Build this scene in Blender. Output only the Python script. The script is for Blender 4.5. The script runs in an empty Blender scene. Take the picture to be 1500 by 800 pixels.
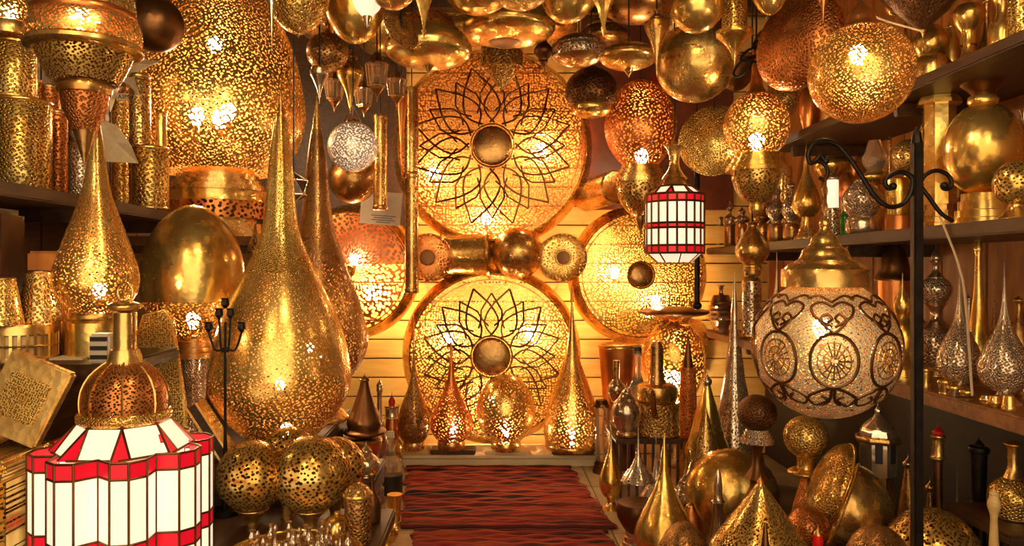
import bpy, bmesh, math, random
from mathutils import Vector, Matrix, Euler
random.seed(7)
PI = math.pi
scene = bpy.context.scene
col = scene.collection

# ------------------------------------------------------------------ camera, world, exposure
F, CX, CY, CZ = 1100.0, 720.0, 395.0, 1.3          # focal length / vanishing point in 1500x800 pixels, eye height
cam = bpy.data.cameras.new('camera')
cam.sensor_width = 36.0
cam.lens = 36.0 * F / 1500.0
cam.shift_x = (750 - CX) / 1500.0
cam.shift_y = -(400 - CY) / 1500.0
cam.clip_start = 0.05
camo = bpy.data.objects.new('camera', cam)
camo.location = (0, 0, CZ)
camo.rotation_euler = (PI / 2, 0, 0)
col.objects.link(camo)
scene.camera = camo
world = bpy.data.worlds.new('shop_front_daylight')
scene.world = world
world.use_nodes = True
world.node_tree.nodes['Background'].inputs[0].default_value = (1.0, 0.77, 0.47, 1)
world.node_tree.nodes['Background'].inputs[1].default_value = 1.6
vs = scene.view_settings
vs.view_transform = 'Standard'
vs.look = 'None'
vs.exposure = 0.35
vs.gamma = 1.0
vs.use_curve_mapping = False
cy = scene.cycles
cy.use_denoising = True
cy.max_bounces = 7
cy.diffuse_bounces = 3
cy.glossy_bounces = 4
cy.transparent_max_bounces = 14
cy.sample_clamp_indirect = 4.0
cy.blur_glossy = 1.0
BULB_E = 215.0

def W(px, py, Y):
    return Vector(((px - CX) * Y / F, Y, CZ + (CY - py) * Y / F))

# ------------------------------------------------------------------ materials
MATS = {}
def new_mat(name):
    m = bpy.data.materials.new(name)
    m.use_nodes = True
    nt = m.node_tree
    b = nt.nodes['Principled BSDF']
    return m, nt, b
def node(nt, typ, **kw):
    n = nt.nodes.new(typ)
    for k, v in kw.items():
        if k.startswith('i_'):
            key = k[2:]
            key = int(key) if key.isdigit() else key.replace('_', ' ')
            n.inputs[key].default_value = v
        else:
            setattr(n, k, v)
    return n
def ramp(nt, src, stops, interp='LINEAR'):
    r = nt.nodes.new('ShaderNodeValToRGB')
    r.color_ramp.interpolation = interp
    els = r.color_ramp.elements
    while len(els) < len(stops): els.new(0.5)
    for e, (p, c) in zip(els, stops):
        e.position = p
        e.color = tuple(c) + (1,)
    nt.links.new(src, r.inputs[0])
    return r

METAL = {  # base colour, patina colour, roughness
    'gold':   ((1.00, 0.71, 0.22), (0.72, 0.35, 0.05), 0.22),
    'brass':  ((0.94, 0.62, 0.21), (0.50, 0.22, 0.04), 0.24),
    'antique': ((0.66, 0.38, 0.13), (0.26, 0.09, 0.022), 0.27),
    'dark':   ((0.24, 0.11, 0.04), (0.08, 0.03, 0.012), 0.36),
    'copper': ((0.92, 0.35, 0.10), (0.45, 0.13, 0.03), 0.30),
    'silver': ((0.95, 0.82, 0.64), (0.46, 0.29, 0.16), 0.16),
    'ivory':  ((1.00, 0.90, 0.66), (0.80, 0.60, 0.32), 0.34),
    'inner':  ((0.50, 0.25, 0.07), (0.30, 0.13, 0.03), 0.45),
    'red':    ((0.95, 0.30, 0.09), (0.50, 0.11, 0.03), 0.32),
}
def metal_nodes(nt, b, kind, shine=0.9):
    c1, c2, ro = METAL[kind]
    tc = node(nt, 'ShaderNodeTexCoord')
    n1 = node(nt, 'ShaderNodeTexNoise', i_Scale=6.0, i_Detail=2.0, i_Roughness=0.5)
    nt.links.new(tc.outputs['Object'], n1.inputs['Vector'])
    r = ramp(nt, n1.outputs[0], [(0.24, c2), (0.62, c1)])
    nt.links.new(r.outputs[0], b.inputs['Base Color'])
    b.inputs['Metallic'].default_value = shine
    n2 = node(nt, 'ShaderNodeTexNoise', i_Scale=38.0, i_Detail=3.0)
    nt.links.new(tc.outputs['Object'], n2.inputs['Vector'])
    rr = node(nt, 'ShaderNodeMapRange', i_3=ro - 0.09, i_4=ro + 0.13)
    nt.links.new(n2.outputs[0], rr.inputs[0])
    nt.links.new(rr.outputs[0], b.inputs['Roughness'])
    return tc, n1, n2

def metal(kind):
    """plain hammered sheet metal"""
    key = 'sheet_' + kind
    if key in MATS: return MATS[key]
    m, nt, b = new_mat(key)
    tc, n1, n2 = metal_nodes(nt, b, kind)
    vo = node(nt, 'ShaderNodeTexVoronoi', i_Scale=42.0)
    nt.links.new(tc.outputs['Object'], vo.inputs['Vector'])
    bu = node(nt, 'ShaderNodeBump', i_Strength=0.12, i_Distance=0.005)
    nt.links.new(vo.outputs['Distance'], bu.inputs['Height'])
    nt.links.new(bu.outputs[0], b.inputs['Normal'])
    MATS[key] = m
    return m

def arabesque(nt, cell, open_, coord='UV'):
    """1 on metal, 0 in the holes: small drilled dots swirling round larger rosettes, laid out along the surface"""
    L = nt.links
    tc = node(nt, 'ShaderNodeTexCoord')
    mp = node(nt, 'ShaderNodeMapping')
    L.new(tc.outputs['UV' if coord == 'UV' else 'Object'], mp.inputs[0])
    mp.inputs['Rotation'].default_value = (PI / 2, 0, 0) if coord == 'XZ' else (0, 0, 0.55)
    big = node(nt, 'ShaderNodeTexVoronoi', voronoi_dimensions='2D', feature='F1', i_Scale=1.0 / (cell * 6.5), i_Randomness=0.45)
    L.new(mp.outputs[0], big.inputs['Vector'])
    fr = node(nt, 'ShaderNodeMath', operation='MULTIPLY', i_1=6.5 * 2 * PI / 1.75)
    L.new(big.outputs['Distance'], fr.inputs[0])
    sn = node(nt, 'ShaderNodeMath', operation='SINE')
    L.new(fr.outputs[0], sn.inputs[0])
    sm = node(nt, 'ShaderNodeTexVoronoi', voronoi_dimensions='2D', feature='F1', i_Scale=1.0 / cell, i_Randomness=0.60)
    L.new(mp.outputs[0], sm.inputs['Vector'])
    wv = node(nt, 'ShaderNodeMath', operation='MULTIPLY_ADD', i_1=-0.10)      # rings widen and pinch the dots
    L.new(sn.outputs[0], wv.inputs[0]); L.new(sm.outputs['Distance'], wv.inputs[2])
    th = node(nt, 'ShaderNodeMath', operation='GREATER_THAN', i_1=0.16 + 0.38 * open_)
    L.new(wv.outputs[0], th.inputs[0])
    return th.outputs[0], wv.outputs[0], 0.16 + 0.38 * open_

def engraved(kind, cell, coord='UV'):
    """chased metal: fine relief with patina in the engraving"""
    cell = round(cell, 4)
    key = 'chased_%s_%g_%s' % (kind, cell, coord)
    if key in MATS: return MATS[key]
    m, nt, b = new_mat(key)
    tc, n1, n2 = metal_nodes(nt, b, kind, 0.84)
    msk, val, t = arabesque(nt, cell * .8, 0.42, coord)
    mr = node(nt, 'ShaderNodeMapRange', i_1=t - .14, i_2=t + .10, i_3=0.22, i_4=1.0)
    nt.links.new(val, mr.inputs[0])
    mx = node(nt, 'ShaderNodeMix', data_type='RGBA')
    src = b.inputs['Base Color'].links[0].from_socket
    dk = METAL[kind][1]
    mx.inputs['A'].default_value = (dk[0] * .4, dk[1] * .4, dk[2] * .4, 1)
    nt.links.new(src, mx.inputs['B'])
    nt.links.new(mr.outputs[0], mx.inputs['Factor'])
    nt.links.new(mx.outputs['Result'], b.inputs['Base Color'])
    bu = node(nt, 'ShaderNodeBump', i_Strength=0.55, i_Distance=0.006)
    nt.links.new(mr.outputs[0], bu.inputs['Height'])
    nt.links.new(bu.outputs[0], b.inputs['Normal'])
    MATS[key] = m
    return m

def pierced(kind, cell, style='d', open_=0.5, coord='UV'):
    """sheet metal pierced with small holes"""
    cell = round(cell, 4)
    key = 'pierced_%s_%s_%g_%g_%s' % (kind, style, cell, open_, coord)
    if key in MATS: return MATS[key]
    m, nt, b = new_mat(key)
    tc, n1, n2 = metal_nodes(nt, b, kind, 0.45 if kind == 'ivory' else 0.80)
    out = nt.nodes['Material Output']
    msk, val, t = arabesque(nt, cell, open_, coord)
    tr = node(nt, 'ShaderNodeBsdfTransparent')
    mx = node(nt, 'ShaderNodeMixShader')
    nt.links.new(msk, mx.inputs[0])
    nt.links.new(tr.outputs[0], mx.inputs[1])
    nt.links.new(b.outputs[0], mx.inputs[2])
    nt.links.new(mx.outputs[0], out.inputs[0])
    MATS[key] = m
    return m

def emit(name, colr, strength):
    key = 'emit_%s' % name
    if key in MATS: return MATS[key]
    m, nt, b = new_mat(key)
    b.inputs['Base Color'].default_value = colr + (1,)
    b.inputs['Emission Color'].default_value = colr + (1,)
    b.inputs['Emission Strength'].default_value = strength
    b.inputs['Roughness'].default_value = 0.35
    MATS[key] = m
    return m

def paint(name, colr, rough=0.5, colr2=None, scale=6.0, metallic=0.0, stretch=None, bump=0.0, coat=0.0):
    if name in MATS: return MATS[name]
    m, nt, b = new_mat(name)
    b.inputs['Roughness'].default_value = rough
    b.inputs['Metallic'].default_value = metallic
    b.inputs['Coat Weight'].default_value = coat
    if colr2 is None:
        colr2 = tuple(c * 0.65 for c in colr)
    tc = node(nt, 'ShaderNodeTexCoord')
    mp = node(nt, 'ShaderNodeMapping')
    mp.inputs['Scale'].default_value = stretch or (1, 1, 1)
    nt.links.new(tc.outputs['Object'], mp.inputs[0])
    n1 = node(nt, 'ShaderNodeTexNoise', i_Scale=scale, i_Detail=5.0, i_Roughness=0.6)
    nt.links.new(mp.outputs[0], n1.inputs['Vector'])
    r = ramp(nt, n1.outputs[0], [(0.33, colr2), (0.66, colr)])
    nt.links.new(r.outputs[0], b.inputs['Base Color'])
    if bump:
        bu = node(nt, 'ShaderNodeBump', i_Strength=bump, i_Distance=0.01)
        nt.links.new(n1.outputs[0], bu.inputs['Height'])
        nt.links.new(bu.outputs[0], b.inputs['Normal'])
    MATS[name] = m
    return m

def glass(name, colr, rough=0.05):
    if name in MATS: return MATS[name]
    m, nt, b = new_mat(name)
    b.inputs['Base Color'].default_value = colr + (1,)
    b.inputs['Transmission Weight'].default_value = 0.85
    b.inputs['Roughness'].default_value = rough
    MATS[name] = m
    return m

WOOD_DARK = paint('dark_wood', (0.085, 0.036, 0.014), 0.45, (0.035, 0.013, 0.005), 7, stretch=(6, 1, 6), bump=0.15)
WOOD_MID = paint('brown_wood', (0.30, 0.12, 0.035), 0.45, (0.15, 0.05, 0.014), 7, stretch=(1, 6, 6), bump=0.12)
WOOD_ORANGE = paint('orange_wood', (0.52, 0.19, 0.035), 0.5, (0.30, 0.09, 0.018), 5, stretch=(4, 4, 1), bump=0.1)
WOOD_PALE = paint('pale_wood', (0.74, 0.50, 0.22), 0.5, (0.58, 0.36, 0.13), 5, stretch=(1, 5, 5), bump=0.08)
IRON = paint('wrought_iron', (0.025, 0.015, 0.010), 0.42, (0.010, 0.006, 0.004), 30, metallic=0.6, bump=0.3)
CORD = paint('black_cord', (0.02, 0.012, 0.008), 0.6)
CORD_PALE = paint('pale_cord', (0.75, 0.55, 0.35), 0.55)
PAPER = paint('cream_paper', (0.80, 0.68, 0.48), 0.7, (0.66, 0.52, 0.34), 20)
INK = paint('black_ink', (0.02, 0.015, 0.015), 0.6)
BULB = emit('bulb', (1.0, 0.70, 0.36), BULB_E)
BULB_WALL = emit('bright_bulb', (1.0, 0.68, 0.32), BULB_E * 1.2)
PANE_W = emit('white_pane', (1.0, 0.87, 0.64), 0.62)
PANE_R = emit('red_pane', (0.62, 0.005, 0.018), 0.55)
WICK = paint('stopper_red', (0.7, 0.02, 0.02), 0.4)

def mat(code, Y):
    """short material code -> material; hole and engraving size follows the size the piece shows"""
    if not isinstance(code, str): return code
    p = code.split(':')
    k = p[0]
    px = Y / F
    if k in METAL: return metal(k)
    if k[0] == 'c' and k[1:] in METAL:            # chased
        return engraved(k[1:], px * 0.8 * float(p[1] if len(p) > 1 else 7))
    if k[0] in 'dex' and k[1:] in METAL:          # pierced
        size = float(p[1]) if len(p) > 1 else 6.0
        op = float(p[2]) if len(p) > 2 else 0.5
        return pierced(k[1:], px * size * 0.86, {'d': 'd', 'e': 'e', 'x': 's'}[k[0]], op)
    return {'iron': IRON, 'wood': WOOD_MID, 'wooddark': WOOD_DARK, 'pale': WOOD_PALE, 'paper': PAPER, 'ink': INK,
            'cord': CORD, 'bulb': BULB, 'orange': WOOD_ORANGE, 'redstop': WICK,
            'glass': glass('clear_glass', (1.0, 0.86, 0.66)), 'green': glass('green_glass', (0.12, 0.8, 0.15)),
            'whiteglow': PANE_W}[k]

# ------------------------------------------------------------------ mesh helpers
def mesh_obj(name, verts, faces, m, parent=None, smooth=True, sharp=38):
    me = bpy.data.meshes.new(name)
    me.from_pydata(verts, [], faces)
    uv = getattr(faces, 'uv', None)
    if uv:
        lay = me.uv_layers.new(name='surface')
        lay.data.foreach_set('uv', [c for q in uv for p in q for c in p])
    if smooth:
        me.polygons.foreach_set('use_smooth', [True] * len(me.polygons))
        me.set_sharp_from_angle(angle=math.radians(sharp))
    me.materials.append(m)
    if getattr(faces, 'm2', None):
        me.materials.append(faces.m2)
        me.polygons.foreach_set('material_index', [0 if i < faces.nsplit else 1 for i in range(len(me.polygons))])
    o = bpy.data.objects.new(name, me)
    col.objects.link(o)
    if parent is not None: o.parent = parent
    return o
class Faces(list):
    uv = None
    m2 = None
    nsplit = 0
def shell(pts, seg, code, Y, th=0.003):
    """pierced sheet metal with a thickness: polished outside, tarnished inside, the same holes through both"""
    v, f = lathe(pts, seg, cap=False)
    inner = []
    for i, (z, r) in enumerate(pts):
        a, b = pts[max(i - 1, 0)], pts[min(i + 1, len(pts) - 1)]
        dz, dr = b[0] - a[0], b[1] - a[1]
        L = math.hypot(dz, dr) or 1.0
        inner.append((z - th * dr / L * (1 if dz <= 0 else -1), max(r - th * abs(dz) / L, 1e-4)))
    v2, f2 = lathe(inner, seg, cap=False)
    n = len(v)
    out = Faces(list(f) + [tuple(reversed([i + n for i in q])) for q in f2])
    out.uv = list(f.uv) + [tuple(reversed(q)) for q in f.uv]
    out.nsplit = len(f)
    out.m2 = mat(code[0] + 'inner' + code[len(code.split(':')[0]):], Y)
    return v + v2, out
def lathe(pts, seg=28, cap=True):
    """pts = [(z, r)] from top to bottom about the z axis"""
    v, f = [], Faces()
    n = len(pts)
    cs = [(math.cos(2 * PI * k / seg + PI / 2), math.sin(2 * PI * k / seg + PI / 2)) for k in range(seg)]
    rm = 0.82 * max(r for z, r in pts) * 2 * PI / seg          # metres along the surface, round and down
    arc = [0.0]
    for a, b in zip(pts, pts[1:]): arc.append(arc[-1] + math.hypot(a[0] - b[0], a[1] - b[1]))
    uv = []
    for z, r in pts:
        r = max(r, 1e-4)
        v += [(r * c, r * s, z) for c, s in cs]
    for i in range(n - 1):
        for k in range(seg):
            k2 = (k + 1) % seg
            f.append((i * seg + k, (i + 1) * seg + k, (i + 1) * seg + k2, i * seg + k2))
            uv.append(((k * rm, arc[i]), (k * rm, arc[i + 1]), ((k + 1) * rm, arc[i + 1]), ((k + 1) * rm, arc[i])))
    if cap:
        if pts[0][1] > 2e-3: f.append(tuple(range(seg))); uv.append([(pts[0][1] * c, pts[0][1] * s) for c, s in cs])
        if pts[-1][1] > 2e-3: f.append(tuple(reversed(range((n - 1) * seg, n * seg)))); uv.append([(pts[-1][1] * c, pts[-1][1] * s) for c, s in reversed(cs)])
    f.uv = uv
    return v, f
def smooth_profile(pts, sub=3):
    out = []
    n = len(pts)
    for i in range(n - 1):
        p0, p1, p2, p3 = pts[max(i - 1, 0)], pts[i], pts[i + 1], pts[min(i + 2, n - 1)]
        for j in range(sub):
            t = j / sub
            q = []
            for a in (0, 1):
                q.append(0.5 * (2 * p1[a] + (p2[a] - p0[a]) * t + (2 * p0[a] - 5 * p1[a] + 4 * p2[a] - p3[a]) * t * t + (3 * p1[a] - p0[a] - 3 * p2[a] + p3[a]) * t ** 3))
            out.append((q[0], max(q[1], 0.0)))
    out.append(pts[-1])
    return out
def ball_pts(n=13):
    return [(0.5 - 0.5 * math.cos(PI * i / (n - 1)), math.sin(PI * i / (n - 1))) for i in range(n)]
_cat = lambda p, s=3: smooth_profile(p, s)
SH = {   # (distance from top, radius), both 0..1
    'drop': _cat([(0, .015), (.14, .035), (.27, .07), (.38, .13), (.47, .24), (.55, .42), (.63, .64), (.71, .84), (.79, .97), (.85, 1), (.92, .90), (.97, .72), (1, .52)]),
    'fatdrop': _cat([(0, .015), (.10, .06), (.21, .12), (.33, .19), (.43, .33), (.53, .52), (.63, .74), (.73, .92), (.83, 1), (.92, .86), (1, .52)]),
    'cone': [(0, .02), (.25, .27), (.5, .52), (.75, .77), (1, 1)],
    'flute': _cat([(0, .03), (.2, .08), (.4, .18), (.6, .36), (.8, .64), (1, 1)]),
    'icone': [(0, 1), (.3, .72), (.6, .42), (.9, .12), (1, .02)],
    'itip': _cat([(0, 1), (.12, .95), (.3, .62), (.55, .28), (.8, .10), (1, .02)]),
    'ball': ball_pts(),
    'ballopen': [p for p in ball_pts(17)][2:-2],
    'egg': _cat([(0, .10), (.02, .30), (.08, .52), (.18, .74), (.32, .92), (.48, 1), (.62, .98), (.76, .86), (.88, .66), (.96, .46), (1, .34)]),
    'dome': [(1 - math.cos(PI / 2 * i / 8), math.sin(PI / 2 * i / 8)) for i in range(9)],
    'bowl': [(math.sin(PI / 2 * i / 8), math.cos(PI / 2 * i / 8)) for i in range(9)],
    'cyl': [(0, 1), (1, 1)],
    'drum': [(0, .94), (.04, 1), (.5, .985), (.96, 1), (1, .94)],
    'taper': [(0, 1), (1, .78)],
    'flare': [(0, .78), (1, 1)],
    'ring': [(0, .80), (.12, .95), (.35, 1), (.65, 1), (.88, .95), (1, .80)],
    'steps': [(0, .70), (.22, .70), (.24, .80), (.50, .80), (.53, .90), (.74, .90), (.77, 1), (1, 1)],
    'foot': _cat([(0, .40), (.25, .42), (.5, .55), (.75, .80), (.92, 1), (1, 1)]),
    'ifoot': _cat([(0, 1), (.08, 1), (.25, .80), (.5, .55), (.75, .42), (1, .40)]),
    'neck': _cat([(0, .75), (.15, .50), (.4, .36), (.65, .42), (.85, .70), (1, 1)]),
    'vase': _cat([(0, .55), (.06, .50), (.16, .36), (.28, .42), (.42, .78), (.55, 1), (.68, .92), (.82, .60), (.92, .46), (1, .62)]),
    'urn': _cat([(0, .45), (.05, .30), (.15, .36), (.32, .70), (.52, 1), (.70, .95), (.84, .62), (.92, .50), (1, .70)]),
    'bottle': _cat([(0, .34), (.05, .36), (.08, .28), (.30, .30), (.40, .48), (.52, .88), (.62, 1), (.85, 1), (.97, .94), (1, .85)]),
    'pot': _cat([(0, .42), (.08, .55), (.2, .82), (.4, 1), (.6, .97), (.8, .80), (.94, .58), (1, .62)]),
    'baluster': _cat([(0, .5), (.05, .9), (.1, .5), (.2, .6), (.4, .9), (.55, .6), (.7, .5), (.78, 1), (.84, .6), (.92, .8), (1, 1)]),
    'onion': _cat([(0, .02), (.15, .06), (.3, .16), (.45, .5), (.6, .9), (.75, 1), (.9, .8), (1, .6)]),
    'hat': _cat([(0, .10), (.12, .14), (.22, .30), (.34, .36), (.42, .52), (.56, .60), (.64, .84), (.72, .95), (.74, 1), (1, 1)], 2),
    'flat': _cat([(0, .20), (.06, .45), (.2, .78), (.38, .97), (.5, 1), (.62, .97), (.8, .78), (.94, .45), (1, .20)]),
    'saucer': _cat([(0, .55), (.2, .80), (.45, .98), (.6, 1), (.75, .94), (.9, .72), (1, .40)]),
    'bell': _cat([(0, .18), (.1, .28), (.3, .52), (.55, .70), (.8, .80), (.95, .98), (1, 1)]),
    'pawn': _cat([(0, .05), (.06, .35), (.18, .48), (.3, .35), (.36, .22), (.42, .5), (.46, .3), (.7, .45), (.85, .75), (.9, 1), (1, 1)], 2),
    'spool': _cat([(0, 1), (.06, 1), (.14, .86), (.5, .80), (.86, .86), (.94, 1), (1, 1)], 2),
}
def tag(o, label, cat, group=None, kind=None):
    if label: o['label'] = label
    if cat: o['category'] = cat
    if group: o['group'] = group
    if kind: o['kind'] = kind
    return o
def empty(name, loc, label=None, cat=None, group=None):
    o = bpy.data.objects.new(name, None)
    o.empty_display_size = 0.05
    o.location = loc
    col.objects.link(o)
    return tag(o, label, cat, group)
def tube_data(pts, r, seg=8, closed=False):
    v, f = [], []
    n = len(pts)
    pts = [Vector(p) for p in pts]
    prev = None
    for i, p in enumerate(pts):
        if closed: d = pts[(i + 1) % n] - pts[i - 1]
        else: d = pts[min(i + 1, n - 1)] - pts[max(i - 1, 0)]
        d.normalize()
        if prev is None:
            a = Vector((0, 0, 1)) if abs(d.z) < 0.9 else Vector((1, 0, 0))
            u = d.cross(a).normalized()
        else:
            u = (prev - d * prev.dot(d)).normalized()
        prev = u
        w = d.cross(u)
        rr = r[i] if isinstance(r, (list, tuple)) else r
        for k in range(seg):
            a = 2 * PI * k / seg
            v.append(tuple(p + u * (rr * math.cos(a)) + w * (rr * math.sin(a))))
    m = n if closed else n - 1
    for i in range(m):
        j = (i + 1) % n
        for k in range(seg):
            k2 = (k + 1) % seg
            f.append((i * seg + k, i * seg + k2, j * seg + k2, j * seg + k))
    if not closed:
        f.append(tuple(reversed(range(seg))))
        f.append(tuple(range((n - 1) * seg, n * seg)))
    return v, f
def join(*vf):
    V, Fc = [], []
    for v, f in vf:
        o = len(V)
        V += list(v)
        Fc += [tuple(i + o for i in q) for q in f]
    return V, Fc
def box_data(x0, x1, y0, y1, z0, z1):
    v = [(x, y, z) for x in (x0, x1) for y in (y0, y1) for z in (z0, z1)]
    f = [(0, 1, 3, 2), (4, 6, 7, 5), (0, 4, 5, 1), (2, 3, 7, 6), (0, 2, 6, 4), (1, 5, 7, 3)]
    return v, f
def bev_box(name, x0, x1, y0, y1, z0, z1, m, parent=None, bev=0.006):
    bm = bmesh.new()
    v, f = box_data(x0, x1, y0, y1, z0, z1)
    vv = [bm.verts.new(p) for p in v]
    for q in f: bm.faces.new([vv[i] for i in q])
    bmesh.ops.recalc_face_normals(bm, faces=bm.faces)
    if bev: bmesh.ops.bevel(bm, geom=list(bm.edges), offset=bev, segments=2, affect='EDGES')
    me = bpy.data.meshes.new(name)
    bm.to_mesh(me); bm.free()
    me.materials.append(m)
    o = bpy.data.objects.new(name, me)
    col.objects.link(o)
    if parent is not None: o.parent = parent
    return o
def spline(ctrl, sub=6, closed=False):
    pts = [Vector(c) for c in ctrl]
    n = len(pts)
    out = []
    m = n if closed else n - 1
    for i in range(m):
        if closed: p0, p1, p2, p3 = pts[i - 1], pts[i], pts[(i + 1) % n], pts[(i + 2) % n]
        else: p0, p1, p2, p3 = pts[max(i - 1, 0)], pts[i], pts[i + 1], pts[min(i + 2, n - 1)]
        for j in range(sub):
            t = j / sub
            out.append(0.5 * (2 * p1 + (p2 - p0) * t + (2 * p0 - 5 * p1 + 4 * p2 - p3) * t * t + (3 * p1 - p0 - 3 * p2 + p3) * t ** 3))
    if not closed: out.append(pts[-1])
    return out
_bulb_cache = {}
def bulb(parent, loc, r=0.028, m=None):
    """a lit glass bulb with its screw cap"""
    r *= 1.25
    m = m or BULB
    key = (round(r, 4), m.name)
    if key not in _bulb_cache:
        v, f = lathe([(z * r, q * r) for z, q in [(1.0, .05), (.92, .40), (.7, .72), (.3, .96), (0, 1), (-.4, .92), (-.8, .70), (-1.2, .48), (-1.5, .42)]], 12)
        o = mesh_obj('bulb', v, f, m, parent)
        v, f = lathe([(-1.45 * r, .44 * r), (-2.4 * r, .44 * r), (-2.6 * r, .2 * r)], 12)
        s = mesh_obj('bulb_socket', v, f, metal('antique'), o)
        _bulb_cache[key] = (o.data, s.data)
    else:
        a, b = _bulb_cache[key]
        o = bpy.data.objects.new('bulb', a); col.objects.link(o); o.parent = parent
        s = bpy.data.objects.new('bulb_socket', b); col.objects.link(s); s.parent = o
    o.location = loc
    return o

CEIL = 3.15
def T(name, label, cat, cx, Y, parts, zb=None, hang=None, bulbs=None, group=None, seg=28, tilt=None, rot=0.0):
    """A turned thing. parts: (part name, material code, profile, top y, bottom y, half width) in photo pixels at distance Y.
    zb: height of what it stands on.  hang: cord/chain up to the ceiling or to the given height."""
    px = Y / F
    ybot = max(p[4] for p in parts)
    ytop = min(p[3] for p in parts)
    z0 = CZ + (CY - ybot) * px
    if zb is not None: z0 = zb
    root = empty(name, ((cx - CX) * px, Y, z0), label, cat, group)
    for p in parts:
        pn, mc, sh, y0, y1, hw = p[:6]
        zt, zl, R = (ybot - y0) * px, (ybot - y1) * px, hw * px
        prof = SH[sh] if isinstance(sh, str) else sh
        pts = [(zt + (zl - zt) * t, R * r) for t, r in prof]
        pierc = isinstance(mc, str) and mc[0] in 'dex' and mc.split(':')[0][1:] in METAL
        v, f = shell(pts, seg, mc, Y) if pierc else lathe(pts, seg)
        if len(p) > 6: v = [(a + p[6] * px, b + (p[7] if len(p) > 7 else 0) * px, c) for a, b, c in v]
        mesh_obj(pn, v, f, mat(mc, Y), root)
    for b in bulbs or []:
        dx, by, rp = b[:3]
        bulb(root, (dx * px, 0, (ybot - by) * px), rp * px)
    if hang:
        top = (CEIL if hang is True else hang) - z0
        zt = (ybot - ytop) * px
        if top > zt:
            v, f = tube_data([(0, 0, zt - 0.01), (0, 0, top)], 0.004, 6)
            mesh_obj('hanging_cord', v, f, CORD, root)
    if tilt: root.rotation_euler = tilt
    elif rot: root.rotation_euler = (0, 0, rot)
    return root
def D(name, label, cat, cx, cyy, Y, R, prof, axis, mc, group=None, extra=None, hang=False, seg=36, zb=None):
    """A round dish seen at an angle: prof = [(distance along axis, radius)] in units of R pixels; axis: where its front looks."""
    px = Y / F
    c = W(cx, cyy, Y)
    ax = Vector(axis).normalized()
    q = Vector((0, 0, 1)).rotation_difference(ax).to_matrix()
    root = empty(name, c, label, cat, group)
    plist = [('body', mc, prof)] + (extra or [])
    lo = 1e9
    for pn, m_, pr in plist:
        v, f = lathe([(z * R * px, r * R * px) for z, r in pr], seg, cap=False)
        v = [tuple(q @ Vector(p)) for p in v]
        lo = min(lo, min(p[2] for p in v))
        mesh_obj(pn, v, f, mat(m_, Y), root)
    if zb is not None: root.location.z = zb - lo
    if hang:
        v, f = tube_data([(0, 0, 0), (0, 0, CEIL - c.z)], 0.004, 6)
        mesh_obj('hanging_cord', v, f, CORD, root)
    return root
# ------------------------------------------------------------------ the room
XW, YB = 1.95, 5.30                                     # side walls, back wall
def struct(name, o):
    o.name = name
    o['kind'] = 'structure'
    return o
FLOOR = paint('beige_stone', (0.62, 0.46, 0.26), 0.4, (0.50, 0.34, 0.17), 5, bump=0.05)
GROUT = paint('floor_screed', (0.20, 0.13, 0.07), 0.8)
fl = struct('floor', bev_box('floor', -XW - .12, XW + .12, -1.2, YB + .12, -0.06, -0.008, GROUT, bev=0))
tile0 = None
for i in range(7):
    for j in range(6):
        x0, y0 = -1.4 + i * 0.4, 2.9 + j * 0.4
        if tile0 is None:
            tile0 = bev_box('floor_tile', 0.003, 0.397, 0.003, 0.397, -0.01, 0.0, FLOOR, fl, bev=0.003)
            t = tile0
        else:
            t = bpy.data.objects.new('floor_tile', tile0.data); col.objects.link(t); t.parent = fl
        t.location = (x0, y0, 0)
PLANK = paint('yellow_plank', (0.90, 0.58, 0.17), 0.5, (0.78, 0.44, 0.10), 4, stretch=(1, 8, 8), bump=0.06)
wb = struct('wall_back', bev_box('wall_back', -XW, XW, YB + 0.02, YB + 0.12, -0.05, CEIL, WOOD_DARK, bev=0))
for k in range(24):
    z0 = k * 0.1345
    if z0 > CEIL - 0.02: break
    bev_box('plank', -XW, XW, YB, YB + 0.02, z0 + 0.004, min(z0 + 0.1305, CEIL), PLANK, wb, bev=0.004)
wr = struct('wall_right', bev_box('wall_right', XW + 0.02, XW + 0.12, -1.2, YB + 0.12, -0.05, CEIL, WOOD_DARK, bev=0))
for k in range(14):
    y0 = 1.2 + k * 0.293
    bev_box('board', XW, XW + 0.02, y0 + 0.003, y0 + 0.290, 0.0, CEIL, WOOD_ORANGE, wr, bev=0.004)
tag(bev_box('shade_panel', XW - 0.025, XW - 0.002, 1.3, YB - 0.01, 0.0, 0.80, paint('painted_shade', (0.018, 0.009, 0.005), 0.6, (0.010, 0.005, 0.003))), 'near black panel painted as the shade behind the floor display under the lower right shelf', 'panel')  # near-black colour stands in for the shade under the lower shelf
wl = struct('wall_left', bev_box('wall_left', -XW - 0.12, -XW - 0.02, -1.2, YB + 0.12, -0.05, CEIL, WOOD_DARK, bev=0))
for k in range(14):
    y0 = 1.2 + k * 0.293
    bev_box('board', -XW - 0.02, -XW, y0 + 0.003, y0 + 0.290, 0.0, CEIL, WOOD_DARK, wl, bev=0.004)
ce = struct('ceiling', bev_box('ceiling', -XW - .12, XW + .12, -1.2, YB + 0.12, CEIL, CEIL + 0.1, WOOD_DARK, bev=0))
for k in range(5):
    y0 = 1.2 + k * 0.95
    bev_box('beam', -XW, XW, y0, y0 + 0.12, CEIL - 0.10, CEIL - 0.001, WOOD_DARK, ce, bev=0.008)

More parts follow.
